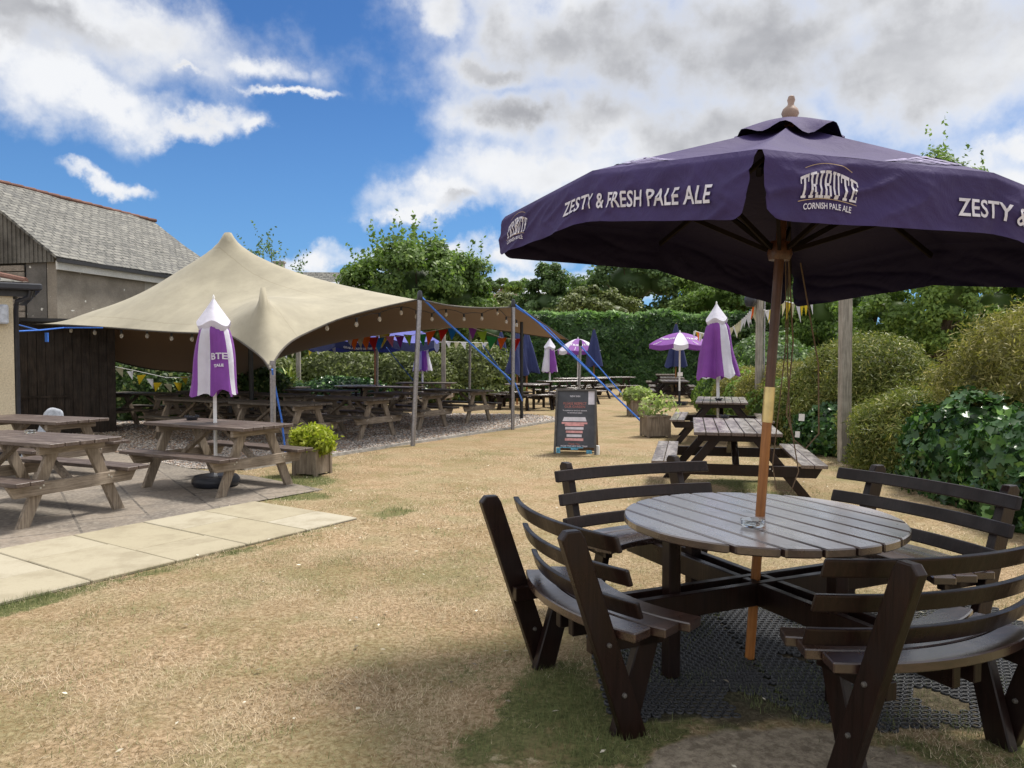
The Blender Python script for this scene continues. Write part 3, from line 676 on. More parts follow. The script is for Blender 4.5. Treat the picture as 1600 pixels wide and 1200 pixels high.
mb = MB(); mb.box((-.28, -.08, 2.14), (.44, .14, .28)); mb.build('electric_box', M['grey_plastic'], cr, bevel=.02)
# dark timber shed under the tent corner
sh = empty('timber_shed', (-8.0, 15.5, 0), 'dark brown timber shed with vertical boards under the tent corner', 'shed', None, R(29))
mb = MB(); x = -2.7
while x < -.02: mb.box((x + .075, 0, 1.1), (.146, .03, 2.2)); x += .15
mb.build('front_boards', M['shed'], sh, bevel=.003)
mb = MB(); y = .03
while y < 2.0: mb.box((-.015, y + .075, 1.1), (.03, .146, 2.2)); y += .15
mb.build('side_boards', M['shed'], sh, bevel=.003)
mb = MB()
mb.beam((-2.05, -.04, .75), (-.8, -.04, .75), .045, .04); mb.beam((-2.0, -.04, .77), (-2.0, -.04, 2.0), .045, .04, (0, 1, 0)); mb.build('hatch_frame', M['shed'], sh)
mb = MB(); mb.box((-1.36, .06, 1.1), (2.66, .02, 2.18)); mb.build('back_lining', M['black_metal'], sh)
mb = MB(); mb.box((-1.35, 1.0, 2.24), (2.9, 2.2, .06)); mb.build('roof', M['black_metal'], sh)
# far houses
def house(loc, rz, L_, W_, ez, rz_, wall, roof, label, chim=None, sky_=0):
    h = empty('far_house', loc, label, 'house', None, rz)
    mb = MB(); mb.prism([(-W_ / 2, 0), (W_ / 2, 0), (W_ / 2, ez), (0, rz_ - .1), (-W_ / 2, ez)], -L_ / 2, L_ / 2, lambda u, v, t: (t, u, v)); mb.build('wall', wall, h)
    mb = MB(); s = (rz_ - ez) / (W_ / 2)
    for sg in (-1, 1):
        p = [Vector((-L_ / 2 - .3, sg * (W_ / 2 + .3), ez - .3 * s)), Vector((L_ / 2 + .3, sg * (W_ / 2 + .3), ez - .3 * s)), Vector((L_ / 2 + .3, 0, rz_)), Vector((-L_ / 2 - .3, 0, rz_))]
        pan(mb, p, .15, Vector((0, sg * s, 1)).normalized())
    rf = mb.build('roof', roof, h)
    for i in range(sky_):
        mb = MB(); X0 = -2.6 + i * 1.35; c = Vector((X0, -W_ / 4 * .8, ez + (W_ / 2 - W_ / 4 * .8) * s + .1)); mb.box(c, (1.0, 1.3, .08), Matrix.Rotation(math.atan(s), 3, 'X')); mb.build('skylight', M['grey_plastic'], rf)
    if chim:
        mb = MB(); mb.box((chim, 0, rz_ + .4), (.7, .55, 1.5)); mb.box((chim, 0, rz_ + 1.2), (.85, .7, .12)); mb.build('chimney', M['block'], rf)
        mb = MB(); mb.tube([(chim - .55, 0, rz_), (chim - .55, 0, rz_ + 2.1)], .03, 5)
        for k_ in range(5): mb.beam((chim - .9, 0, rz_ + 1.6 + k_ * .11), (chim - .2, 0, rz_ + 1.6 + k_ * .11), .03, .02)
        mb.build('aerial', M['black_metal'], rf)
    return h
house((-11.4, 55, 0), R(4), 14, 8, 4.2, 7.55, M['white_wall'], M['slate'], 'far slate roofed house with two skylights behind the round tree', None, 2)
house((-17.6, 56, 0), R(4), 8, 7, 4.2, 7.2, M['white_wall'], M['slate'], 'far house whose chimney and aerial show above the tent ridge', .7)
house((-1.2, 90, 0), R(90), 7, 4.2, 6.6, 9.3, M['white_wall'], M['brown_tile'], 'far white gabled house with brown roof above the tent edge')
house((3.0, 96, 0), 0, 11, 7, 6.6, 9.4, M['white_wall'], M['brown_tile'], 'far house with long brown tiled roof beside the white gable')

# ------------------------------------------------------------------ trees, hedges, shrubs
def E(px, py, y, rx, ry, rz):   # ellipsoid centred on the world point at depth y
    p = D(px, py, y); return ((p.x, p.y, p.z), (rx, ry, rz))
tree('oak_tree', 'round spiky green tree rising just behind the beige tent', D(655, 560, 32), [E(650, 455, 32, 2.55, 2.3, 1.9), E(600, 470, 32, 1.7, 1.6, 1.4), E(712, 465, 31.5, 1.45, 1.5, 1.5), E(640, 425, 32, 1.5, 1.5, 1.0), E(655, 500, 32, 2.6, 2, 1.0)], L['oak'], 26000, .15, .5, 150, .2, spikes=110, fill=.7)
tree('birch_tree', 'tall feathery tree standing against the sky beside the parasol edge', D(862, 560, 45), [E(862, 445, 45, 1.25, 1.2, 1.35), E(855, 475, 45, 1.5, 1.3, 1.4)], L['dark'], 9000, .16, .45, 60, .16, fill=.6)
tree('broad_tree', 'broad dark tree in the middle of the far tree belt', D(985, 560, 50), [E(985, 440, 50, 2.9, 2, 2.1), E(935, 455, 50, 1.9, 1.6, 1.7), E(1040, 435, 50, 2.4, 2, 2.1), E(1090, 440, 50, 1.8, 2, 2.0)], L['dark'], 15000, .2, .7, 90, .22, fill=.75)
tree('olive_tree', 'olive green low tree above the clipped conifer hedge', D(925, 560, 44), [E(925, 482, 44, 2.1, 1.6, 1.1), E(880, 490, 44, 1.4, 1.4, .9), E(960, 490, 44, 1.3, 1.3, .9)], L['olive'], 11000, .15, .45, 70, .14, fill=.75)
tree('bright_tree', 'bright yellow green tree left of the wooden post', D(1130, 560, 42), [E(1120, 465, 42, 2.3, 1.8, 1.6), E(1180, 452, 42, 1.9, 1.6, 1.6), E(1075, 490, 42, 1.4, 1.4, 1.0)], L['mid'], 15000, .16, .5, 100, .18, fill=.72)
tree('dark_tree', 'dark tree filling the gap behind the bunting post', D(1210, 560, 38), [E(1225, 480, 38, 2.3, 2, 2.0), E(1185, 525, 38, 1.8, 1.5, 1.3), E(1260, 545, 37, 1.6, 1.5, 1.1)], L['dark'], 15000, .16, .5, 90, .2, fill=.78)
tree('sapling', 'mid green tree just left of the square timber post', D(1285, 570, 33), [E(1285, 490, 33, 1.5, 1.3, 1.5), E(1300, 530, 33, 1.2, 1.2, 1.0)], L['mid'], 10000, .13, .4, 60, .12, fill=.7)
tree('field_tree', 'dark tree right of the square timber post', D(1365, 570, 36), [E(1360, 470, 36, 1.9, 1.6, 1.7), E(1400, 520, 36, 1.5, 1.4, 1.0)], L['dark'], 10000, .15, .45, 70, .15, fill=.7)
tree('ash_tree', 'large spreading tree with a bare grey trunk at the right', D(1476, 596, 26), [E(1476, 460, 26, 2.3, 2.2, 2.0), E(1400, 490, 26, 1.7, 1.6, 1.3), E(1555, 480, 26, 1.9, 1.7, 1.5), E(1476, 360, 26, 1.8, 1.6, 2.4), E(1476, 487, 25.5, 1.7, 1.6, .8), E(1620, 450, 26, 1.7, 1.7, 1.8)], L['mid'], 32000, .12, .42, 230, .21, th=5.0, spikes=40, fill=.45)
tree('hedgerow_tree', 'dark tree at the right edge behind the ash', D(1560, 596, 40), [E(1540, 520, 40, 3.2, 2, 1.9), E(1440, 540, 40, 2.4, 1.6, 1.5), E(1620, 500, 40, 2.6, 2, 2.2)], L['dark'], 13000, .2, .6, 80, .2, fill=.85)
tree('hill_tree', 'small round tree on the skyline left of the brown roofs', D(772, 560, 110), [E(772, 446, 110, 1.7, 1.5, .9)], L['dark'], 2500, .3, .5, 24, .2, fill=.7)
tree('hill_tree', 'paler small tree on the skyline above the brown roof', D(803, 560, 110), [E(804, 444, 110, 2.2, 1.5, 1.1)], L['mid'], 2500, .3, .5, 24, .2, fill=.6)
tree('garden_tree', 'dark leafy tree behind the right tent corner', D(845, 560, 52), [E(835, 500, 52, 3.0, 2, 1.9), E(780, 505, 52, 2.4, 2, 1.5), E(800, 480, 53, 1.4, 1.4, .9)], L['olive'], 10000, .2, .5, 70, .18, fill=.8)
tree('garden_tree', 'dark tree behind the domed hedges under the tent', D(700, 560, 34), [E(700, 525, 34, 2.6, 1.5, 1.2), E(600, 530, 34, 2.6, 1.5, 1.1), E(500, 535, 34, 2.6, 1.5, 1.0), E(775, 530, 34, 1.6, 1.5, 1.0)], L['dark'], 13000, .15, .4, 90, .15, fill=.85)
# bare topped shrub beside the chimney
tree('thin_shrub', 'thin twiggy shrub top beside the chimney over the tent', D(425, 560, 40), [E(410, 405, 40, .6, .6, .6), E(440, 425, 40, .9, .6, .6), E(390, 410, 40, .4, .5, .7)], L['dark'], 330, .12, .35, 26, .05, spikes=26, fill=0)
tree('roadside_tree', 'leafy tree top poking over the parasol canopy at right', D(1478, 560, 31), [E(1480, 275, 31, .5, .5, .4), E(1450, 330, 31, 1.5, 1.4, 1.3), E(1500, 400, 31, 2, 1.8, 2)], L['dark'], 6000, .12, .4, 60, .15, spikes=4, fill=.5)

# clipped conifer hedge: wall with bumpy face and fresh green top
def hedge(name, label, x0, x1, y, depth, h, n, size, m, mtop, hvar=.12, cat='hedge'):
    root = empty(name, ((x0 + x1) / 2, y, 0), label, cat); L_ = x1 - x0
    def hh(x): return h + hvar * 2 * fbm(x, 0, .6, 7)
    n1 = int(n * .72); x = rng.random(n1) * L_ - L_ / 2; z = rng.random(n1) ** .9
    top = np.array([hh(a) for a in x]); off = np.array([fbm(a, b * 3, .8, 2) for a, b in zip(x, z)]) * .3
    C = np.stack([x, -depth / 2 + off + .15 * rng.random(n1) + .35 * np.clip(z - .85, 0, 1), z * top], 1); N = np.tile([0, -1, .35], (n1, 1)).astype(float)
    core = MB(); k = 40
    core.grid(lambda u, v: (-L_ / 2 + u * L_, -depth / 2 + .3, v * (hh(-L_ / 2 + u * L_) - .15)), k, 4); core.grid(lambda u, v: (-L_ / 2 + u * L_, -depth / 2 + .3 + v * (depth - .5), hh(-L_ / 2 + u * L_) - .15), k, 3)
    Vc, Fc = np.array([tuple(q) for q in core.v]), np.array(core.f)
    leaves(C, N, size, 3.0, m, root, 'hedge_face', .7, .2, (Vc, Fc))
    n2 = n - n1; x = rng.random(n2) * L_ - L_ / 2; top = np.array([hh(a) for a in x]); yy = rng.random(n2)
    C = np.stack([x, -depth / 2 + .1 + yy * depth, top + .28 * rng.random(n2) ** 2 - .12 - .35 * (yy < .12) * rng.random(n2)], 1)
    leaves(C, np.tile([0, -.6, .8], (n2, 1)).astype(float), size * 1.1, 3.2, mtop, root, 'hedge_top', .8, .3)
    return root
hedge('conifer_hedge', 'tall clipped dark green conifer hedge across the end of the lawn', -3.5, 13.0, 38, 1.6, 3.55, 34000, .12, L['conifer'], L['conifer_new'])
tan = lambda x, y, z: 0
lo = lambda x, y, z: max(0, 1.0 - z / .8)
def dome(px, py, y, rx, ry, z): p = D(px, py, y); return ((p.x, y, z * .35), (rx, ry, z * .65))
HE = [('low olive domed hedge left of the tent poles', (-8.0, 25.5), 1.2, 1.15, 1.55), ('olive domed hedge behind the orange parasol pole', (-5.8, 26.2), 1.7, 1.2, 1.75), ('wide olive domed hedge between tent poles', (-3.3, 26.2), 1.7, 1.2, 1.7), ('rounded olive hedge beside the closed blue parasols', (-1.3, 27.0), 1.5, 1.3, 2.0)]
for i, (lab, (x, y), rx, ry, h) in enumerate(HE):
    bush('domed_hedge', lab, 'hedge', [((x, y, h * .35), (rx, ry, h * .67)), ((x + .2, y - .1, .35), (rx * 1.02, ry, .6))], L['olive'], 9000, .07, 2.2, .9, .05, group='domed hedges behind the tent', extra=[(L['ivy'], 3500, .08, 1.3, lo)])
bush('variegated_shrub', 'variegated glossy shrub beside the dark shed under the tent', 'shrub', [((-8.9, 18.9, .55), (1.1, .8, .95)), ((-7.6, 19.3, .55), (1.0, .8, .85)), ((-6.5, 19.7, .5), (.9, .7, .75)), ((-9.6, 19.5, .7), (.9, .8, .9))], L['vari'], 14000, .075, 1.5, 1.0, .08)
bush('ivy_bank', 'dark ivy bank along the back of the tent', 'ivy', [((-10.5, 23.0, .5), (1.6, .8, 1.0)), ((-7.8, 22.8, .4), (1.6, .8, .9)), ((-5.4, 24.2, .3), (1.6, .6, .6))], L['ivy'], 9000, .09, 1.3)
# spiky yellow green plant
p = D(452, 585, 21); sp = empty('spiky_plant', (p.x, 21, 0), 'spiky yellow green palm like plant behind the front tent pole', 'plant'); mb = MB()
for i in range(60):
    a = random.uniform(0, 6.28); e_ = random.uniform(.1, 1.3); l_ = random.uniform(.5, .75); d = Vector((math.cos(a) * math.cos(e_), math.sin(a) * math.cos(e_), math.sin(e_)))
    s_ = Vector((-d.y, d.x, 0)).normalized() * .022; b0 = Vector((0, 0, .75)); m_ = b0 + d * l_ * .6; t_ = b0 + d * l_ + Vector((0, 0, -.12))
    mb.add([b0 - s_ * .6, b0 + s_ * .6, m_ + s_, m_ - s_, t_], [(0, 1, 2, 3), (3, 2, 4)])
mb.build('leaves', plain('palm_leaf', (.30, .36, .07), .5), sp); mb = MB(); mb.tube([(0, 0, 0), (.02, 0, .8)], [.09, .07], 8); mb.build('stem', M['bark'], sp)

# right hand border: golden shrubs above glossy ivy
GE = [((6.35, 14.0, .75), (1.25, 1.4, 1.0)), ((5.65, 12.6, .7), (.75, 1.0, .72))]
bush('golden_shrub', 'clipped golden domed shrub behind the square timber post', 'shrub', [((5.98, 12.9, .80), (1.08, 1.25, 1.02)), ((5.3, 13.3, .45), (.75, 1.0, .8))], L['golden_green'], 80000, .017, 4.6, 1.3, .14, .16, nz=.13, group='golden shrubs in the right border', extra=[(L['golden'], 900, .012, 12, lambda x, y, z: 1)])
bush('golden_shrub', 'big golden shrub cut by the right edge of the photo', 'shrub', [((6.15, 8.5, .98), (1.12, 1.3, 1.12)), ((7.1, 9.2, 1.0), (1.2, 1.5, 1.1)), ((5.5, 7.0, .75), (.6, .9, .82))], L['golden'], 120000, .015, 5.0, 1.3, .2, .16, nz=.2, group='golden shrubs in the right border', extra=[(L['golden'], 1500, .010, 15, lambda x, y, z: 1)])
bush('golden_shrub', 'low sprawling golden shrub between the post and the big shrub', 'shrub', [((5.25, 9.9, .36), (.62, 1.0, .62)), ((5.4, 11.2, .3), (.5, .9, .5))], L['golden_green'], 60000, .016, 4.8, 1.3, .25, .16, nz=.22, group='golden shrubs in the right border', extra=[(L['golden'], 900, .010, 15, lambda x, y, z: 1)])
bush('golden_shrub', 'golden shrub farthest along the border beyond the post', 'shrub', [((5.75, 15.9, .6), (.95, 1.5, .78)), ((5.6, 18.0, .5), (.8, 1.3, .75))], L['golden'], 40000, .02, 4.0, 1.0, .1, .10, group='golden shrubs in the right border')
IV = [('glossy ivy at the right edge behind the curved bench', [((4.75, 5.6, .3), (.55, .9, .62)), ((4.85, 6.9, .35), (.55, .9, .72))], 5200, .085), ('glossy ivy clump in front of the low golden shrub', [((5.05, 8.2, .35), (.62, 1.0, .74)), ((5.2, 9.4, .25), (.5, .7, .5)), ((5.25, 10.6, .2), (.42, .7, .4))], 5600, .082),
      ('dark ivy around the foot of the square post', [((5.15, 12.2, .25), (.55, .8, .5)), ((5.2, 13.3, .3), (.55, .9, .55))], 6500, .07), ('bright green creeper beyond the second picnic table', [((5.35, 15.0, .35), (.6, 1.3, .70)), ((5.45, 17.3, .4), (.65, 1.4, .75)), ((5.5, 19.8, .5), (.7, 1.4, .85))], 12000, .065)]
for lab, el_, n_, s_ in IV: bush('ivy', lab, 'ivy', el_, L['ivy'] if 'bright' not in lab else L['mid'], n_, s_, 1.15, .7, .10, .12, group='ivy along the right border', nz=.25, szvar=1.1, ivy='bright' not in lab)
bush('far_shrub', 'dark shrub at the far end of the right border', 'shrub', [((8.2, 24, .8), (1.2, 1.6, 1.1)), ((9.4, 28, 1), (1.4, 2, 1.4)), ((10.6, 32, 1), (1.5, 2.2, 1.5))], L['dark'], 12000, .09, 1.8)
bush('field_hedge', 'dim low hedge line behind the bare grey trunk', 'hedge', [((13.5, 27, .4), (3.2, 1, 1.0)), ((18, 27, .4), (3.4, 1, 1.0)), ((10.5, 29, .7), (2.2, 1.2, 1.2))], L['dark'], 12000, .11, 1.8)

# ------------------------------------------------------------------ lettering
def text_geo(body, size, bold=0.0, space=1.0, sl=.02):
    cu = bpy.data.curves.new('t', 'FONT'); cu.body = body; cu.size = size; cu.align_x = 'CENTER'; cu.offset = bold; cu.space_character = space; cu.resolution_u = 3
    ob = bpy.data.objects.new('t', cu); COL.objects.link(ob); bpy.context.view_layer.update()
    me = bpy.data.meshes.new_from_object(ob.evaluated_get(bpy.context.evaluated_depsgraph_get()))
    bpy.data.objects.remove(ob); bpy.data.curves.remove(cu)
    bm = bmesh.new(); bm.from_mesh(me); bpy.data.meshes.remove(me)
    xs_ = [v.co.x for v in bm.verts]
    if sl:
        x = min(xs_) + sl
        while x < max(xs_):
            bmesh.ops.bisect_plane(bm, geom=bm.verts[:] + bm.edges[:] + bm.faces[:], plane_co=(x, 0, 0), plane_no=(1, 0, 0)); x += sl
        for y in (size * .18, size * .36, size * .54):
            bmesh.ops.bisect_plane(bm, geom=bm.verts[:] + bm.edges[:] + bm.faces[:], plane_co=(0, y, 0), plane_no=(0, 1, 0))
    vs = [(v.co.x, v.co.y) for v in bm.verts]; bm.verts.index_update(); fs = [[v.index for v in f.verts] for f in bm.faces]; bm.free()
    return vs, fs
def slab_word(word, W, H):
    """slab serif capitals built from bars; returns verts in a box W x H centred on x=0, baseline y=0"""
    GL = {'T': (.84, [(0, .84, .86, 1), (0, .1, .66, .86), (.74, .84, .66, .86), (.32, .52, .1, .86), (.2, .64, 0, .1)]),
          'R': (.84, [(0, .42, 0, .1), (.1, .3, .1, .9), (0, .62, .9, 1), (.3, .62, .42, .53), (.56, .76, .5, .93), (.46, .64, .2, .42), (.56, .76, .1, .2), (.6, .88, 0, .1)]),
          'I': (.46, [(0, .46, 0, .1), (.13, .33, .1, .9), (0, .46, .9, 1)]),
          'B': (.78, [(0, .66, 0, .1), (.1, .3, .1, .9), (0, .62, .9, 1), (.3, .62, .46, .56), (.54, .72, .56, .92), (.58, .78, .08, .48)]),
          'U': (.82, [(0, .38, .9, 1), (.1, .28, .14, .9), (.46, .82, .9, 1), (.55, .7, .14, .9), (.18, .62, 0, .14)]),
          'E': (.74, [(0, .7, 0, .1), (.1, .3, .1, .9), (0, .7, .9, 1), (.3, .52, .46, .56), (.6, .7, .1, .28), (.6, .7, .74, .9), (.46, .54, .36, .66)])}
    tot = sum(GL[c][0] + .1 for c in word) - .1; x0 = 0; vs, fs = [], []
    for c in word:
        wd, rects = GL[c]
        for k, (a, b, lo_, hi) in enumerate(rects):
            na, nb = max(1, int((b - a) / .2)), max(1, int((hi - lo_) / .2)); base = len(vs)
            for i in range(na + 1):
                for j in range(nb + 1): vs.append((((x0 + a + (b - a) * i / na) / tot - .5) * W, (lo_ + (hi - lo_) * j / nb) * H, k))
            fs += [[base + i * (nb + 1) + j, base + (i + 1) * (nb + 1) + j, base + (i + 1) * (nb + 1) + j + 1, base + i * (nb + 1) + j + 1] for i in range(na) for j in range(nb)]
        x0 += wd + .1
    return vs, fs
def arch(vs, W, H, up=.35, low=.10):
    out = []
    for q in vs:
        x, y = q[0], q[1]; k = 1 - (2 * x / W) ** 2
        out.append((x, y * (1 + up * k) + low * H * k, q[2] if len(q) > 2 else 0))
    return out
def put_text(name, geo, fn, m, parent):
    vs, fs = geo; mb = MB(); mb.add([fn(*(q if len(q) > 2 else (q[0], q[1], 0))) for q in vs], fs)
    return mb.build(name, m, parent, solid=1)
TR = slab_word('TRIBUTE', .25, .062)

# ------------------------------------------------------------------ the big square parasol over the round table
PX, PY = 1.19, 3.80
par = empty('parasol', (PX, PY, 0), 'big open dark purple canvas parasol with white lettering over the round table', 'parasol', rot=(0, R(3.6), 0))
RC, RM, ZC, ZM, ZA = 1.48, 1.07, 2.175, 2.265, 2.66
ang = [R(158.2 + 90 * k) for k in range(4)]
cor = [Vector((RC * math.cos(a), RC * math.sin(a), ZC)) for a in ang]; mid = [Vector((RM * math.cos(a + R(45)), RM * math.sin(a + R(45)), ZM)) for a in ang]
for p_, dz in zip(cor, (.05, -.035, -.06, -.06)): p_.z += dz
for p_, dz in zip(mid, (.01, -.045, -.06, .0)): p_.z += dz
HL = (mid[0] - cor[0]).length; apex = Vector((0, 0, ZA))
def rim(k, s):
    a, m_, b = cor[k % 4], mid[k % 4], cor[(k + 1) % 4]
    return a.lerp(m_, s / HL) if s < HL else m_.lerp(b, (s - HL) / HL)
def can(k, s, r):
    p = apex.lerp(rim(k, s), r); t = (s / HL) % 1.0 if s < 2 * HL else 1
    sag = .05 * math.sin(math.pi * t) * math.sin(math.pi * min(1, r)) ** 1
    return p + Vector((0, 0, -sag + .006 * noise.noise(Vector((s * 4, r * 5, k))) * math.sin(math.pi * t)))
mb = MB()
for k in range(4): mb.grid(lambda u, v: can(k, u * 2 * HL, .03 + .97 * v), 24, 14)
mb.build('canopy', M['navy'], par, smooth=True)
def vdrop(s):
    d = min(s, 2 * HL - s) - .008; h = .225
    if d < .07: h -= .07 * (1 - math.sqrt(max(0, 1 - (1 - max(0, d) / .07) ** 2)))
    return h
def ridg(x, y, z): return (1 - abs(noise.noise(Vector((x, y, z))) * 2)) ** 2
def val(k, s, v, off=0.0):
    s = min(max(s, .008), 2 * HL - .008)
    p = rim(k, s); d = (cor[(k + 1) % 4] - cor[k]).normalized(); n_ = Vector((d.y, -d.x, 0))
    if n_.dot(mid[k]) < 0: n_ = -n_
    h = v * vdrop(s) / 1.0; y = h / .212
    wr = .018 * noise.noise(Vector((s * 2.6, y * .8, k * 5))) * y + .014 * (ridg(s * 3.4 + y * 1.8, y * 1.4 - s, k * 7 + .5) - .4) * min(1, y * 3) + .003 * (ridg(s * 11 - y * 3, y * 2.5, k) - .4) * min(1, y * 3) - .016 * math.exp(-((s - HL) / .05) ** 2) * y
    return p + n_ * ((.014 * min(1, y * 8)) + .018 * y + wr + off) + Vector((0, 0, -h + .001))
for k in range(4):
    mb = MB(); mb.grid(lambda u, v: val(k, .008 + u * (2 * HL - .016), v), 220, 26); vo = mb.build('valance', M['navy'], par, smooth='all')
    if sum(f.normal.x * mid[k].x + f.normal.y * mid[k].y for f in vo.data.polygons) < 0: vo.data.flip_normals()
    tv = arch(TR[0], .25, .062)
    put_text('lettering', (tv, TR[1]), lambda x, y, i: val(k, .262 + x, (.142 - y) / .212, .006 + .0002 * i), M['lettering'], vo)
    put_text('lettering', text_geo('CORNISH PALE ALE', .026, .0004, 1.0), lambda x, y, i: val(k, .262 + x * .9, (.176 - y - .009 * (1 - (x / .12) ** 2)) / .212, .006), M['lettering'], vo)
    put_text('lettering', text_geo('ZESTY & FRESH PALE ALE', .079, .0014, 1.05), lambda x, y, i: val(k, 1.385 + x * 1.16, (.158 - y * 1.05) / .212, .007), M['lettering'], vo)
    mb = MB()
    for (yy, ww, cv) in ((.048, .2, .020), (.150, .25, .014)):
        mb.grid(lambda u, v: val(k, .262 + (u - .5) * ww, (yy + v * .0022 - cv * (1 - (2 * u - 1) ** 2)) / .212, .006), 16, 1)
    mb.build('gold_lines', M['gold_line'], vo, solid=1)
    # faded lettering on the roof of the canopy
    sl = slab_word('TRIBUTE', .52, .13)
    put_text('roof_lettering', (arch(sl[0], .52, .13, .2, .1), sl[1]), lambda x, y, i: can(k, HL + x / (.86 - y * .9), .90 - y * .95) + Vector((0, 0, .006 + .0002 * i)), M['faded'] if 'faded' in M else M.setdefault('faded', plain('faded_lettering', (.26, .23, .36), .7, .2)), par)
# vent cap with ruffled edge
def capf(u, v):
    a = u * 2 * math.pi; sq = 1 / max(abs(math.cos(a - ang[0] - R(0))), abs(math.sin(a - ang[0])), .01) ** .35
    r = .255 * v * sq; return Vector((r * math.cos(a), r * math.sin(a), ZA + .035 - .115 * v ** 1.5 + (.022 * math.cos(8 * (a - ang[0])) + .012 * math.sin(5 * a)) * v ** 3))
mb = MB(); mb.grid(capf, 64, 8); mb.build('vent_cap', M['navy'], par, smooth=True)
mb = MB(); mb._lathe([(.001, ZA + 0.145), (.014, ZA + 0.138), (.019, ZA + 0.120), (.014, ZA + 0.102), (.018, ZA + 0.092), (.036, ZA + 0.075), (.042, ZA + 0.055), (.034, ZA + 0.036), (.028, ZA + 0.020)], (0, 0, 0), 18); mb.build('finial', M['fin'], par, smooth=True)
mb = MB(); mb.tube([(0, 0, 1.37), (0, 0, ZA + .04)], .0235, 18); mb.build('upper_pole', M['pole_top'], par, smooth=True)
mb = MB(); mb.tube([(0, 0, 1.20), (0, 0, 1.375)], .0275, 18); mb.build('sleeve', M['brass'], par, smooth=True)
mb = MB(); mb.tube([(0, 0, .012), (0, 0, 1.2)], .0235, 18); mb.build('lower_pole', M['pole_low'], par, smooth=True)
mb = MB(); mb.lathe([(.05, 2.0), (.06, 2.03), (.05, 2.09)]); mb.build('hub', M['pole_top'], par, smooth=True)
for k in range(4):
    for e_ in (cor[k], mid[k]):
        mb = MB(); a_ = apex + Vector((0, 0, -.07)); b_ = e_ * .985 + Vector((0, 0, -.035)); mb.beam(a_ + (b_ - a_) * .02, b_, .018, .028)
        rb = mb.build('rib', M['rib_wood'], par, bevel=.003)
        mb = MB(); h_ = a_.lerp(b_, .52); mb.beam(Vector((h_.x * .08, h_.y * .08, 2.05)), h_ + Vector((0, 0, -.02)), .016, .022); mb.build('strut', M['rib_wood'], rb)
mb = MB()
mb.tube([(.05, .03, 2.06), (.11, .03, 1.6), (.10, .02, 1.25), (.14, .0, 1.12), (.20, .0, 1.08), (.26, .0, 1.16), (.24, .02, 1.5), (.12, .04, 2.0)], .0035, 6)
mb.tube([(.06, .05, 2.05), (.10, .06, 1.5), (.13, .05, 1.22), (.19, .04, .96), (.16, .04, .86), (.09, .05, .86), (.06, .05, .98), (.07, .05, 1.25), (.085, .06, 1.6), (.05, .05, 2.0)], .003, 6)
mb.build('pull_cord', M['cord'], par, smooth=True)
mb = MB(); mb.box((.165, -.01, 1.235), (.028, .004, .035)); mb.box((.150, -.012, 1.15), (.022, .004, .03)); mb.build('cord_tag', M['white_paint'], par)

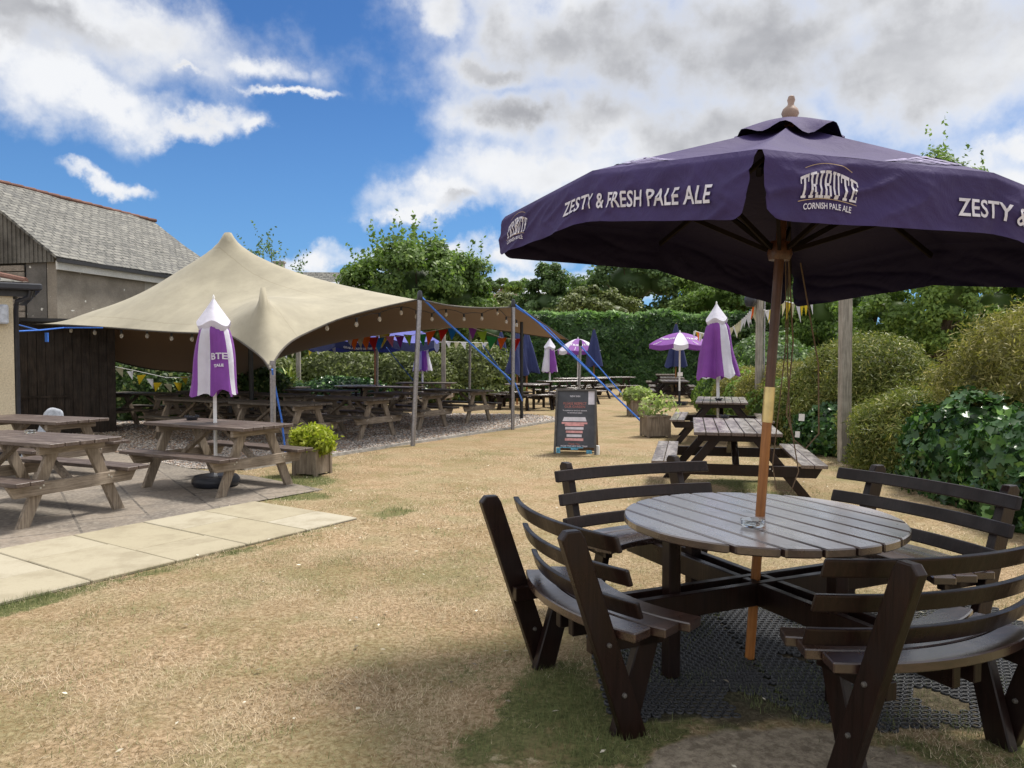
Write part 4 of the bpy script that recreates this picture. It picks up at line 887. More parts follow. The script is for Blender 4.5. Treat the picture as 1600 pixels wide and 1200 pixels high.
# ------------------------------------------------------------------ round tables
def disc_boards(mb, rad, nb, z0, z1, gap=.014, seg=10):
    w_ = 2 * rad / nb
    for i in range(nb):
        y0, y1 = -rad + i * w_ + gap / 2, -rad + (i + 1) * w_ - gap / 2; pr, pl = [], []
        for j in range(seg + 1):
            y = y0 + (y1 - y0) * j / seg; x = math.sqrt(max(0, rad ** 2 - y * y)); pr.append((x, y)); pl.append((-x, y))
        mb.prism(pr + pl[::-1], z0, z1, lambda u, v, t: (u, v, t))
def round_table(loc, label, rz, backs=True, small=False, group=None, top='dark_board', skip=()):
    t = empty('round_picnic_table', loc, label, 'picnic table', group, rz)
    W1 = M['dark_wood']; mb = MB(); disc_boards(mb, .67, 9, .69, .73); mb.v = [(x, y, z) for x, y, z in mb.v]; tt_ = mb.build('tabletop', M['pale_board'], t, bevel=.006); tt_.rotation_euler = (0, 0, R(90))
    mb = MB()
    for y in (-.33, .33): mb.beam((0, y - .56 + .56, .655), (0, y, .655), .05, .06) if 0 else mb.box((0, 0, .66), (.07, .9, .055)) if y < 0 else mb.box((.0, 0, .655), (.9, .07, .05))
    mb.build('table_batten', W1, t)
    for k in range(4):
        a = k * math.pi / 2 - (R(4.5) if k == 3 and backs else 0)
        rm = Matrix.Rotation(a, 3, 'Z'); q = lambda x, y, z: rm @ Vector((x, y, z))
        if k < 2:
            for sg in (-1, 1):
                mb = MB(); dz = .0015 * k; mb.beam(q(-1.10, sg * .058, .365 + dz - k * .004), q(1.10, sg * .058, .365 + dz - k * .004), .042, .11); mb.build('crossbeam', W1, t, bevel=.004)
        mb = MB(); mb.box(q(.53, 0, .335), (.066, .066, .65), rm); mb.build('post', W1, t, bevel=.005)
        m2 = MB()
        for (r0, r1, hw) in ((.815, .925, 32), (.935, 1.045, 29), (1.055, 1.165, 25.5)):
            # rounded board ends
            n_ = 16
            for z0, z1 in ((.415, .455),):
                pts = []
                for i in range(n_ + 1): an = R(-hw + 2 * hw * i / n_); pts.append((r1 * math.cos(an * .985), r1 * math.sin(an * .985)))
                for i in range(n_ + 1): an = R(hw - 2 * hw * i / n_); pts.append((r0 * math.cos(an), r0 * math.sin(an)))
                vs = [rm @ Vector((x, y, z0)) for x, y in pts] + [rm @ Vector((x, y, z1)) for x, y in pts]; N_ = len(pts); h = N_ // 2
                fs = []
                for i in range(h - 1):
                    j = N_ - 1 - i; fs += [(i, i + 1, j - 1, j), (N_ + i + 1, N_ + i, N_ + j, N_ + j - 1)]
                fs += [(i, (i + 1) % N_, N_ + (i + 1) % N_, N_ + i) for i in range(N_)]
                m2.add(vs, fs)
        m2.build('seat', M[top], t, bevel=.005)
        for sg in (-1, 1):
            yy = sg * .36
            mb = MB(); mb.beam(q(.84, yy, .385), q(1.18, yy, .385), .045, .065); mb.build('seat_bearer', W1, t, bevel=.003)
            mb = MB(); zt = .86 if backs else .39; xt = 1.0 + .335 * zt; w_ = .055
            mb.prism([(1.0 - w_, 0), (1.0 + w_, 0), (xt + w_ * .9, zt - .03), (xt + w_ * .45, zt), (xt - w_ * .6, zt), (xt - w_ * .95, zt - .03)] if backs else [(.95, 0), (1.05, 0), (1.10, .39), (1.0, .39)], yy - .0225 + sg * .046, yy + .0225 + sg * .046, lambda u, v, tt: q(u, tt, v)); bl = mb.build('back_leg', W1, t, bevel=.006, seg=2)
            mb = MB()
            for (bx, bz) in ((1.06, .19), (1.13, .40)): mb._lathe([(.001, -.034), (.009, -.032), (.011, -.02), (.011, .02), (.009, .032), (.001, .034)], (0, 0, 0), 8); mb.v[-48:] = [tuple(q(bx + x_, yy + sg * .046 + z_, bz + y_)) for x_, y_, z_ in mb.v[-48:]]
            mb.build('bolt', M['dull_bolt'], bl)
            mb = MB(); mb.prism([(1.03 - .06, 0), (1.03 + .05, 0), (.95, .41), (.85, .41)], yy - .0225, yy + .0225, lambda u, v, tt: q(u, tt, v)); mb.build('front_leg', W1, t, bevel=.005)
        if backs:
            hx = 0 if k == 2 else 5
            for z, hw in ((.80, 23 + hx), (.665, 24 + hx), (.53, 25 + hx)):
                mb = MB(); r_ = 1.0 + .335 * z - .055 - .03; vs = []; n_ = 16; hh = .034
                mb.sector(r_, r_ + .032, R(-hw), R(hw), z - hh, z + hh, n_); fl = .5 if k < 2 else .9; mb.v = [tuple(rm @ Vector((r_ + (x - r_) * fl + (zz - z) * .33, y, zz))) for x, y, zz in mb.v]
                mb.build('back_slat', W1, t, bevel=.008, seg=2)
    return t
TC = Vector((1.235, 3.80, 0))
rt = round_table(TC, 'round dark wooden table with four curved backed benches under the big purple parasol', R(24))
# glass ashtray
def ashtray(p, m, label, dark=False):
    o = MB(); o._lathe([(.001, .004), (.045, .004), (.052, .01), (.056, .034), (.050, .036), (.044, .014), (.001, .011)] if not dark else [(.001, .0), (.045, .0), (.06, .03), (.052, .03), (.04, .008), (.001, .008)], (0, 0, 0), 24)
    for a in range(0 if not dark else 5): o.box((.058 * math.cos(a * 1.257), .058 * math.sin(a * 1.257), .034), (.02, .02, .018))
    ob = o.build('ashtray', m, None, smooth=True); ob.location = p; tag(ob, label, 'ashtray'); return ob
pa = G(1176, 822, .735); ashtray((pa.x, pa.y, .732), M['glass'], 'clear glass ashtray on the round table in front of the parasol pole')

# ring mat under the round table
def ring_mat(x0, x1, y0, y1, label, rz=0.0, cut=None):
    pitch, Vv, Ff = .042, [], []; j = 0; y = y0
    while y < y1:
        x = x0 + (pitch / 2 if j % 2 else 0)
        while x < x1:
            if cut is None or cut(x, y):
                b = len(Vv); n_ = 8
                for (r, z) in ((.0205, .0), (.0205, .012), (.0155, .012), (.0155, .0)):
                    for i in range(n_):
                        a = (i + .5) * 2 * math.pi / n_; Vv.append((x + r * math.cos(a), y + r * math.sin(a), z + .004 + .01 * noise.noise(Vector((x * 1.5, y * 1.5, 0)))))
                for q_ in range(3):
                    for i in range(n_): Ff.append((b + q_ * n_ + i, b + q_ * n_ + (i + 1) % n_, b + (q_ + 1) * n_ + (i + 1) % n_, b + (q_ + 1) * n_ + i))
            x += pitch
        y += pitch * .88; j += 1
    o = fastmesh('rubber_mat', np.array(Vv), np.array(Ff), M['mat_rubber']); tag(o, label, 'mat', 'ring mats under the round table'); return o
mc = lambda x, y: y > 3.14 + .12 * noise.noise(Vector((x * 3, 0, 0))) - .1 * (x - 1.2) and noise.noise(Vector((x * 2.4, y * 2.4, 3))) > -.42
ring_mat(.42, 1.18, 3.0, 4.75, 'black rubber ring mat left of the parasol pole with grass growing through', cut=mc)
ring_mat(1.215, 2.9, 2.85, 4.75, 'black rubber ring mat right of the parasol pole under the benches', cut=mc)

# ------------------------------------------------------------------ picnic tables
def picnic(label, L_=1.8, wt=.72, wa=1.42, nb=5, fs=.98, top='brown_board', leg='grey_wood', beam='grey_wood_h', bt=.022, group=None, braces=True, H=.75):
    t = empty('picnic_table', (0, 0, 0), label, 'picnic table', group)
    mb = MB(); w_ = wt / nb
    for i in range(nb): mb.box((0, -wt / 2 + w_ * (i + .5), H - .018), (L_ * random.uniform(.995, 1), w_ - .008, .036))
    mb.build('tabletop', M[top], t, bevel=.004)
    for sg in (-1, 1):
        mb = MB(); bw = .26
        for i in range(2): mb.box((0, sg * (wa / 2 - bw * (i + .5) / 2), .44 - .018), (L_, bw / 2 - .006, .036))
        mb.build('bench_seat', M[top], t, bevel=.004)
    xl = L_ / 2 - .22
    for sx in (-1, 1):
        mb = MB(); mb.box((sx * xl, 0, H - .075), (.05, wt * .9, .075)); mb.build('batten', M[beam], t, bevel=.004)
        x1 = sx * (xl + .047)
        mb = MB(); wb = wa / 2 - .02; mb.prism([(-wb, .40), (wb, .40), (wb - .07, .285), (-wb + .07, .285)], x1 - .0225, x1 + .0225, lambda u, v, tt: (tt, u, v)); mb.build('crossbeam', M[beam], t, bevel=.004)
        for sg in (-1, 1):
            mb = MB(); ft, tp = fs / 2, .17; lw = .058
            mb.prism([(sg * (ft - lw), 0), (sg * (ft + lw), 0), (sg * (tp + lw), H - .04), (sg * (tp - lw), H - .04)], sx * xl - .0225, sx * xl + .0225, lambda u, v, tt: (tt, u, v)); lg = mb.build('leg', M[leg], t, bevel=.004)
            mb = MB()
            for (yy, zz) in ((sg * .36, .35), (sg * .33, .37)): mb.box((x1 + sx * .024, yy, zz), (.006, .016, .016))
            mb.build('bolt', M['bolt'], lg)
        if braces:
            mb = MB(); mb.beam((sx * (xl - .03), 0, .36), (sx * .13, 0, H - .07), .07, .045); mb.build('brace', M[leg], t, bevel=.004)
    return t
GP = 'grey framed picnic tables with brown tops'; GD = 'dark stained picnic tables on the right'; GF = 'dark picnic tables at the far end of the lawn'; GT = 'picnic tables standing on the gravel under the tent'
pa_ = picnic('x', 1.72, .74, 1.36, 5, .98, group=GP)
T1 = pa_; T1['label'] = 'nearest grey framed picnic table with brown top cut by the left edge'; T1.location = (-4.72, 7.45, 0); T1.rotation_euler[2] = R(-24)
T2 = copy_tree(pa_); T2['label'] = 'grey framed picnic table with a closed purple and white parasol through its top'; T2.location = (-3.46, 9.0, 0); T2.rotation_euler[2] = R(-30)
T0 = copy_tree(pa_); T0['label'] = 'grey framed picnic table beside the cream wall behind the nearest one'; T0.location = (-6.05, 9.72, 0); T0.rotation_euler[2] = R(-22)
fd = Vector((-.86, .51, 0))
def old(first=[None]):
    if first[0] is None: first[0] = picnic('x', 1.75, .72, 1.4, 5, .98, top='old_board', leg='grey_wood', group=GT); return first[0]
    return copy_tree(first[0])
M['old_board'] = wood('old_dark_board', (.045, .036, .030), (.13, .11, .09), .6, .4, 0, (.24, .21, .17), .3, .5)
UT = [((-3.98, 13.15), -30, 'weathered picnic table on the gravel directly behind the front tent pole'), ((-3.1, 14.75), -31, 'weathered gravel picnic table whose pale end stands left of the leaning steel pole'),
      ((-2.25, 16.55), -31, 'weathered picnic table on the gravel just right of the leaning steel pole'), ((-1.35, 18.2), -31, 'weathered picnic table on the gravel nearest the second steel pole'),
      ((-5.75, 14.2), -30, 'dark topped picnic table on the gravel behind the closed purple parasol'), ((-5.0, 16.1), -31, 'picnic table in the second row behind the front tent pole'),
      ((-4.5, 18.0), -31, 'picnic table in the second row in front of the brown parasol pole'), ((-3.2, 20.2), -28, 'picnic table far under the tent behind the leaning steel pole'),
      ((-8.0, 16.6), -20, 'shadowed picnic table beside the dark timber shed'), ((-6.7, 17.4), -25, 'shadowed picnic table in front of the variegated shrub'),
      ((-2.6, 23.4), -8, 'picnic table with the small closed purple parasol beyond the tent'), ((-6.2, 20.0), -20, 'picnic table at the back of the tent near the spiky plant')]
for (x, y), a, lab in UT:
    t = old(); t['label'] = lab; t.location = (x, y, 0); t.rotation_euler[2] = R(a)
dk = picnic('x', 1.95, .88, 1.74, 7, 1.5, top='worn_board', leg='dark_wood', beam='dark_wood', group=GD)
dk['label'] = 'dark stained picnic table with worn top nearest behind the round table'; dk.location = (2.52, 8.75, 0); dk.rotation_euler[2] = R(90 - 13)
t = copy_tree(dk); t['label'] = 'dark stained picnic table with a closed purple and white parasol on the right'; t.location = (3.82, 14.0, 0); t.rotation_euler[2] = R(90 - 15)
FAR = [((5.35, 25.4), 82, 'dark picnic table with the open purple parasol in front of the conifer hedge', 4), ((6.1, 29.3), 80, 'dark picnic table just behind the one with the open purple parasol'), ((6.9, 34.5), 80, 'farthest dark picnic table at the hedge on the right'),
       ((1.85, 25.3), 20, 'dark picnic table beside the small closed purple parasol near the A-board'), ((2.6, 28.5), 22, 'dark picnic table below the far open purple parasol'), ((3.75, 30.0), 12, 'dark picnic table below the far closed blue parasol')]
for it in FAR:
    t = copy_tree(dk); t['label'] = it[2]; t['group'] = GF; t.location = (*it[0], 0); t.rotation_euler[2] = R(it[1])
r2_ = round_table((.45, 22.8, 0), 'far round dark table with ring of low benches behind the black tent pole', R(20), backs=False, group='round tables at the far end')
r3_ = round_table((-.75, 27.4, 0), 'far round dark table with backed benches below the closed blue parasols', R(35), backs=True, group='round tables at the far end')
r4_ = copy_tree(r2_); r4_['label'] = 'round dark table under the open blue parasol beyond the tent'; r4_.location = (D(560, 560, 21.5).x, 21.5, 0)

# ------------------------------------------------------------------ closed and open small parasols
def closed(loc, label, zb, zt, mats, rb=.27, rs=.15, cap=True, pole='white_paint', base=None, lean=0, group=None, pr=.019, n=8, rz=0.0, text=None, zp=0.012, cuts=None):
    root = empty('closed_parasol', loc, label, 'parasol', group, rot=(0, R(lean), rz))
    mb = MB(); mb.tube([(0, 0, zp), (0, 0, zt - .05)], pr, 10); mb.build('pole', M[pole], root, smooth=True)
    zc = zt - (.30 if cap else 0.0)
    seed = loc[0] * 3
    def prof(t): return rs * (.35 + .65 * min(1, t * 5)) * (1 - t) + rb * t ** 1.1 if cap else .03 + (rb - .03) * t ** .8
    def srf(th, t, off=0.0):
        f = 1 + (.16 + .2 * t) * math.cos(n * th / 2 + seed) * min(1, t * 3) + .07 * math.cos(n * th + 2 + seed) + .2 * noise.noise(Vector((math.cos(th) * 2.4, math.sin(th) * 2.4, t * 2 + seed))) + .035 * math.cos(n * 3 * th + seed + 2 * t)
        r = prof(t) * f + off; zz = zc + (.08 if cap else 0) - t * (zc + (.08 if cap else 0) - zb) + (.03 * math.cos(n * th + 1) + .06 * noise.noise(Vector((math.cos(th) * 1.5, math.sin(th) * 1.5, seed)))) * t ** 4
        return Vector((r * math.cos(th), r * math.sin(th), zz))
    mb = MB(); nu, nv = 72, 16
    for i in range(nu):
        for j in range(nv):
            a0, a1 = 2 * math.pi * i / nu, 2 * math.pi * (i + 1) / nu
            am = (math.degrees(a0) + .1) % 360; mb.mi = (int(i / nu * n) % 2) if cuts is None else sum(am >= c_ for c_ in cuts) % 2; mb.add([srf(a0, j / nv), srf(a1, j / nv), srf(a1, (j + 1) / nv), srf(a0, (j + 1) / nv)], [(0, 1, 2, 3)])
    cv = mb.build('folded_canopy', [M[m_] for m_ in mats[:2]], root, smooth='all')
    if cap:
        mb = MB()
        def cf(u, v):
            a = u * 2 * math.pi; q_ = 1 + .30 * math.cos(4 * a + seed) * v
            q_ = 1 + .10 * math.cos(4 * a + seed) * v; r = .012 + .19 * q_ * (v / .62 if v < .62 else 1 - .62 * ((v - .62) / .38)); return Vector((r * math.cos(a), r * math.sin(a), zt - .02 - (.46 + .05 * math.cos(4 * a + seed)) * v ** .9))
        mb.grid(cf, 48, 10); mb.build('cap', M[mats[0] if len(mats) < 3 else mats[2]], root, smooth=True)
    mb = MB(); mb.lathe([(.012, zt - .03), (.016, zt), (.005, zt + .03)]); mb.build('finial', M[pole], root, smooth=True)
    if text:
        for body, sz, tt in text:
            put_text('lettering', text_geo(body, sz, .002), lambda x, y, i: srf(-math.pi / 2 - rz + R(32) + x / max(.1, prof(tt)), tt - y / (zc - zb), .03), M['lettering'], cv)
    if base == 'tyre':
        mb = MB(); mb._lathe([(.05, .10), (.14, .135), (.24, .13), (.27, .09), (.27, .05), (.24, .012), (.02, .012)], (0, 0, 0), 28); mb.build('base', M['black_plastic'], root, smooth=True)
    elif base == 'block':
        mb = MB(); mb.box((0, 0, .05), (.5, .5, .08)); mb.tube([(0, 0, .08), (0, 0, .42)], .035, 8); mb.build('base', M['black_plastic'], root, bevel=.01)
    return root
GC = 'closed purple and white parasols'; GB = 'closed blue parasols at the far end'
q = D(333, 620, 9.0)
closed((q.x + .02, 9.0, 0), 'closed purple and white parasol nearest the tent, standing on a black round base', 1.10, 2.22, ('purple', 'white_cloth', 'white_cloth'), rb=.245, rs=.17, base='tyre', group=GC, pr=.021, text=[('BTE', .095, .56), ('TALE', .04, .66)], cuts=(249, 272, 322, 348))
q = D(1124, 600, 13.9)
closed((q.x, 13.9, 0), 'closed purple and white parasol over the second picnic table on the right', 1.16, 2.50, ('purple', 'white_cloth', 'white_cloth'), rb=.33, rs=.17, base=None, lean=-1.5, group=GC, pr=.03, cuts=(60, 135, 267, 308))
closed((D(660, 560, 23.3).x, 23.3, 0), 'small closed purple and white parasol behind the leaning steel pole', 1.1, 2.1, ('white_cloth', 'purple', 'white_cloth'), rb=.24, group=GC, pr=.03, cuts=(60, 120, 270, 330))
closed((D(859, 560, 25.2).x, 25.2, 0), 'small closed purple and white parasol on the far picnic table near the tent corner', 1.05, 2.15, ('white_cloth', 'purple', 'white_cloth'), rb=.24, group=GC, pr=.03, cuts=(60, 120, 265, 335))
for px, y, zt, zb, rb, lab in ((783, 27.4, 2.42, 1.1, .28, 'closed blue parasol leftmost of those by the conifer hedge'), (808, 24.3, 2.35, 1.0, .28, 'closed blue parasol between the steel pole and the black pole'), (823, 25.6, 2.4, 1.0, .32, 'closed blue parasol partly hidden by the black tent pole'),
                           (928, 30.0, 2.6, 1.15, .31, 'closed blue parasol right of the far open purple one'), (1056, 29.2, 2.78, 1.15, .32, 'closed blue parasol behind the open purple one on the right')):
    closed((D(px, 560, y).x, y, 0), lab, zb, zt, ('blue_cloth', 'blue_cloth'), rb=rb, cap=False, pole='pole_low', group=GB, pr=.028)
def open_par(loc, label, R_, zt, zh, mats, n=8, pole='white_paint', group=None, pr=.022, valh=.13, rz=0.0, base=True, text=None, lean=0, narrow=False):
    root = empty('open_parasol', loc, label, 'parasol', group, rot=(0, R(lean), rz))
    mb = MB(); mb.tube([(0, 0, .012), (0, 0, zt - .02)], pr, 10); mb.build('pole', M[pole], root, smooth=True)
    def sf(th, r): return Vector((R_ * r * math.cos(th), R_ * r * math.sin(th), zt - (zt - zh) * (r ** 1.7)))
    def an(k): return 2 * math.pi * k / n if n != 8 or not narrow else (k // 2) * math.pi / 2 + (R(26) if k % 2 else 0)
    def pt(k, u, r):
        a, b = sf(an(k), r), sf(an(k + 1), r); p = a.lerp(b, u); p.z -= .05 * R_ * math.sin(math.pi * u) * r; return p
    mb = MB(); mv = MB()
    for k in range(n):
        mb.mi = k % 2; mv.mi = k % 2; mb.grid(lambda u, v: pt(k, u, .02 + .98 * v), 6, 8)
        mv.grid(lambda u, v: pt(k, u, 1.0) * 1.0 + Vector((0, 0, -valh * v - .02 * math.sin(math.pi * u) * v)), 6, 2)
    cv = mb.build('canopy', [M[m_] for m_ in mats], root, smooth=True); mv.build('valance', [M[m_] for m_ in (mats if len(mats) < 3 else mats[2:])][:2], root, smooth=True)
    for k in range(n):
        mb = MB(); a = 2 * math.pi * k / n; mb.beam((0, 0, zt - .05), sf(a, 1.0) + Vector((0, 0, -.02)), .012, .015); mb.build('rib', M[pole], root)
    mb = MB(); mb.lathe([(.02, zt - .01), (.028, zt + .03), (.01, zt + .07)]); mb.build('finial', M[pole], root, smooth=True)
    if base: mb = MB(); mb.box((0, 0, .06), (.48, .48, .09)); mb.tube([(0, 0, .1), (0, 0, .45)], .04, 8); mb.build('base', M['black_plastic'], root, bevel=.01)
    if text:
        for body, sz, k, r, msh in text:
            if msh == 'v': put_text('lettering', text_geo(body, sz, .003), lambda x, y, i: (pt(k, .5 + x / (2 * R_ * math.sin(math.pi / n)), 1.0) + Vector((0, 0, -valh * .85 + y))) * 1.0 + Vector((math.cos(2 * math.pi * (k + .5) / n), math.sin(2 * math.pi * (k + .5) / n), 0)) * .02, M['lettering'], root)
            else: put_text('lettering', text_geo(body, sz, .003), lambda x, y, i: pt(k, .5 + x / (2 * R_ * r * math.sin(math.pi / n)), r - y / R_) + Vector((0, 0, .012)), M['lettering'], root)
    return root
k0 = -90
x1 = D(1062, 560, 24.4).x
open_par((x1, 24.4, 0), 'open purple and white parasol standing right in front of the conifer hedge', .98, 2.30, 1.93, ('white_cloth', 'purple'), group='open purple and white parasols', rz=R(-90 - 13 - 10), text=[('TRIBUTE', .13, 1, .72, 'c'), ('TRIBUTE', .13, 7, .72, 'c')], lean=0, pr=.03, narrow=True)
mb = MB(); mb.box((x1, 24.32, .98), (.16, .03, .12)); o = mb.build('small_sign', M['white_paint']); tag(o, 'small white card fixed on the pole of the open purple parasol', 'card')
open_par((D(903, 560, 31).x, 31, 0), 'open purple and white parasol farther away beyond the tent corner', .93, 2.26, 1.80, ('white_cloth', 'purple'), group='open purple and white parasols', rz=R(-90 - 58), text=[('TRIBUTE', .15, 1, .75, 'c')], narrow=True, base=False, pr=.03)
open_par((D(586, 560, 22.4).x, 22.4, 0), 'wide open blue parasol on a wooden pole seen under the tent edge', 1.95, 2.68, 2.0, ('blue_open', 'blue_open', 'blue_cloth', 'blue_cloth'), n=8, pole='pole_low', rz=R(-90 - 22.5), valh=.22, text=[('GRAB A TASTE OF THE COAST', .075, 0, 0, 'v')], base=False, pr=.03)

# ------------------------------------------------------------------ stretch tent
tent = empty('stretch_tent', (-3.4, 10.9, 0), 'large beige stretch tent with one high peak over the gravel', 'tent')
T0_ = Vector((-3.4, 10.9, 0))
def resample(P, n):
    d = [0]
    for a, b in zip(P[:-1], P[1:]): d.append(d[-1] + (b - a).length)
    out = []
    for i in range(n + 1):
        t = d[-1] * i / n; k = max(j for j in range(len(d)) if d[j] <= t + 1e-9); k = min(k, len(P) - 2)
        out.append(P[k].lerp(P[k + 1], (t - d[k]) / (d[k + 1] - d[k])))
    return np.array([tuple(p) for p in out])
def smooth_curve(P, it=2):
    for _ in range(it):
        Q = [P[0]]
        for a, b in zip(P[:-1], P[1:]): Q += [a.lerp(b, .25), a.lerp(b, .75)]
        P = Q + [P[-1]]
    return P
tip = D(422, 577, 10.75); LC = D(18, 505, 15.0); BC = D(404, 603, 20.0); RCn = D(888, 531, 21)
hemR = [tip, D(429, 563, 10.95), D(440, 546, 11.2), D(458, 530, 11.6), D(485, 517, 12.0), D(530, 497, 12.4), D(590, 481, 12.8), D(640, 470, 13.1), D(656, 467, 13.2), D(672, 471, 13.5), D(705, 478, 14.3), D(750, 481, 15.2), D(790, 480, 16.0), D(806, 479, 16.3), D(822, 486, 17.2), D(850, 506, 19.0), RCn]
hemL = [tip, D(414, 563, 10.95), D(400, 550, 11.2), D(383, 538, 11.5), D(368, 527, 11.8), D(350, 521, 12.1), D(311, 520, 12.6), D(255, 518, 13.2), D(170, 511, 14.0), D(90, 506.5, 14.6), LC]
hemT = [LC, D(120, 540, 15.8), D(176, 564, 16.5), D(241, 578, 17.4), D(297, 581, 18.1), D(350, 588, 18.9), D(385, 597, 19.6), BC]
hemB = [RCn, D(855, 527, 21), D(819, 521, 20.8), D(770, 514, 20.6), D(735, 508, 20.5), D(705, 507, 20.5), D(656, 508, 20.4), D(610, 505, 20.3), D(590, 502, 20.2), D(564, 503, 20.2), D(537, 508, 20.1), D(508, 519, 20.1), D(475, 529, 20.0), D(438, 542, 20.0), D(416, 572, 20.0), BC]
NU, NV = 130, 90
A = resample(smooth_curve(hemR), NU); C_ = resample(smooth_curve(hemT), NU); B = resample(smooth_curve(hemL), NV); D_ = resample(smooth_curve(hemB), NV)
u = np.linspace(0, 1, NU + 1)[:, None, None]; v = np.linspace(0, 1, NV + 1)[None, :, None]
P = (1 - v) * A[:, None] + v * C_[:, None] + (1 - u) * B[None] + u * D_[None] - ((1 - u) * (1 - v) * A[0] + u * (1 - v) * A[-1] + (1 - u) * v * C_[0] + u * v * C_[-1])
pk = D(356, 364, 15.2); k1 = D(413, 449, 11.7)
z = P[..., 2].copy(); fixed = np.zeros(z.shape, bool); fixed[0] = fixed[-1] = True; fixed[:, 0] = fixed[:, -1] = True
PINS = [(pk, .10), (k1, .07), (D(450, 466, 12.7), .05), (D(384, 470, 12.6), .05), (D(418, 452, 13.0), .05), (D(352, 488, 13.0), .05), (D(500, 466, 13.6), .05), (D(432, 457, 12.2), .04), (D(398, 460, 12.2), .04), (D(140, 474, 15.6), .06), (D(90, 486, 15.5), .06), (D(252, 437, 15.6), .06), (D(300, 402, 15.4), .06)]
for a_ in range(-40, 41, 10):
    an_ = math.atan2(k1.y - tip.y, k1.x - tip.x) + R(a_); PINS.append((Vector((k1.x + .45 * math.cos(an_), k1.y + .45 * math.sin(an_), k1.z - .17 - .06 * (abs(a_) / 100) ** 2)), .05))
hard = None
for n_pin, (p_, r_) in enumerate(PINS):
    if n_pin == 2: hard = fixed.copy()
    dd = np.hypot(P[..., 0] - p_.x, P[..., 1] - p_.y); mk = dd < r_
    if not mk.any(): mk = (dd == dd.min()) & (not fixed[np.unravel_index(dd.argmin(), dd.shape)])
    z[mk] = p_.z; fixed |= mk
zf = z.copy()
for it in range(7000):
    n4 = np.stack([z[2:, 1:-1], z[:-2, 1:-1], z[1:-1, 2:], z[1:-1, :-2]])
    nz_ = .38 * n4.mean(0) + .62 * (n4.max(0) + n4.min(0)) / 2
    z[1:-1, 1:-1] = nz_; z[fixed] = zf[fixed]
fixed = hard
for it in range(45):
    zz = z.copy(); zz[1:-1, 1:-1] = .5 * z[1:-1, 1:-1] + .125 * (z[2:, 1:-1] + z[:-2, 1:-1] + z[1:-1, 2:] + z[1:-1, :-2]); zz[fixed] = z[fixed]; z = zz
P[..., 2] = z
for i in range(1, NU):
    for j in range(1, NV):
        x, y = P[i, j, 0], P[i, j, 1]; a = math.atan2(y - k1.y, x - k1.x); d = math.hypot(x - k1.x, y - k1.y)
        P[i, j, 2] += .010 * math.sin(a * 16) * math.exp(-d / .8) * min(1, d / .3) + .006 * math.sin(math.atan2(y - pk.y, x - pk.x) * 18) * math.exp(-math.hypot(x - pk.x, y - pk.y) / 2.5)
k_ = NV + 1; Vt = P.reshape(-1, 3) - np.array(T0_); Ft = np.array([(i * k_ + j, (i + 1) * k_ + j, (i + 1) * k_ + j + 1, i * k_ + j + 1) for i in range(NU) for j in range(NV)])
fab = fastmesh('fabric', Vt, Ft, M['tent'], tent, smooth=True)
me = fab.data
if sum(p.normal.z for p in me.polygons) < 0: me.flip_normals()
def loc(p): return Vector(p) - T0_
mb = MB()
for H_ in (hemR, hemL, hemT, hemB): mb.tube([loc(p) + Vector((0, 0, -.008)) for p in smooth_curve(H_)], .016, 6)
mb.build('hem', plain('dark_hem', (.06, .05, .04), .7), fab, smooth=True)
def pole(px0, py0, top, mt='steel', r=.035, cap_=True, lab=None, g0=None):
    b = g0 or G(px0, py0); mb = MB(); mb.tube([loc((b.x, b.y, 0)), loc(top)], r, 12); po = mb.build('pole', M[mt], tent, smooth=True)
    if cap_: mb = MB(); c = loc(top); mb._lathe([(.001, .06), (.03, .05), (.042, .015), (.046, -.03), (.05, -.10), (.036, -.12)], c, 14); mb.build('pole_cap', M['black_plastic'], po, smooth=True)
pole(0, 0, (tip.x, tip.y + .12, tip.z + .12), r=.04, cap_=False, g0=Vector((tip.x - .02, tip.y + .16, 0)))
t2 = D(656, 462, 13.15); pole(645, 697, t2 + Vector((0, 0, .03)), r=.042)
t3 = D(802, 474, 16.15); pole(801, 671, t3 + Vector((0, 0, .03)), r=.042)
pole(815, 655, D(815, 500, 18.6), 'black_metal', .04, False)
pole(0, 0, D(907, 534, 21.4), r=.04, g0=D(904, 560, 21.4) * 1.0)
pole(0, 0, D(590, 512, 20.2), r=.035, cap_=False, g0=D(588, 560, 20.3)); pole(0, 0, D(735, 509, 20.5), r=.035, cap_=False, g0=D(733, 560, 20.6))
pole(0, 0, (-8.55, 16.3, 2.55), 'black_metal', .04, False, g0=Vector((-8.6, 16.4, 0))); pole(0, 0, D(391, 535, 15.5), 'black_metal', .05, False, g0=D(393, 560, 15.6)); pole(0, 0, (pk.x, pk.y, pk.z - .06), 'black_metal', .05, False, g0=Vector((pk.x, pk.y, 0)))
def strap(*pts, w=.014):
    mb = MB(); pts = [loc(p) for p in pts]; mb.tube(pts, w, 5); mb.build('strap', M['blue_webbing'], tent, smooth=True)
strap(tip + Vector((.03, 0, .0)), D(427, 590, 10.9), D(440, 655, 11.0), G(448, 722))
strap(t2, D(700, 505, 14.4), D(805, 600, 16.8), D(816, 626, 18.5), w=.02)
strap(t3, D(840, 503, 16.5), G(1008, 664), w=.02); strap(t3 + Vector((0, 0, -.05)), D(855, 512, 17), G(1003, 661), w=.012)
strap(D(907, 540, 21.4), D(933, 570, 21), G(1000, 648), w=.018); strap(D(604, 540, 20.2), G(655, 612), w=.02) if 0 else strap(D(604, 543, 20.2), D(648, 597, 17.2), w=.014)
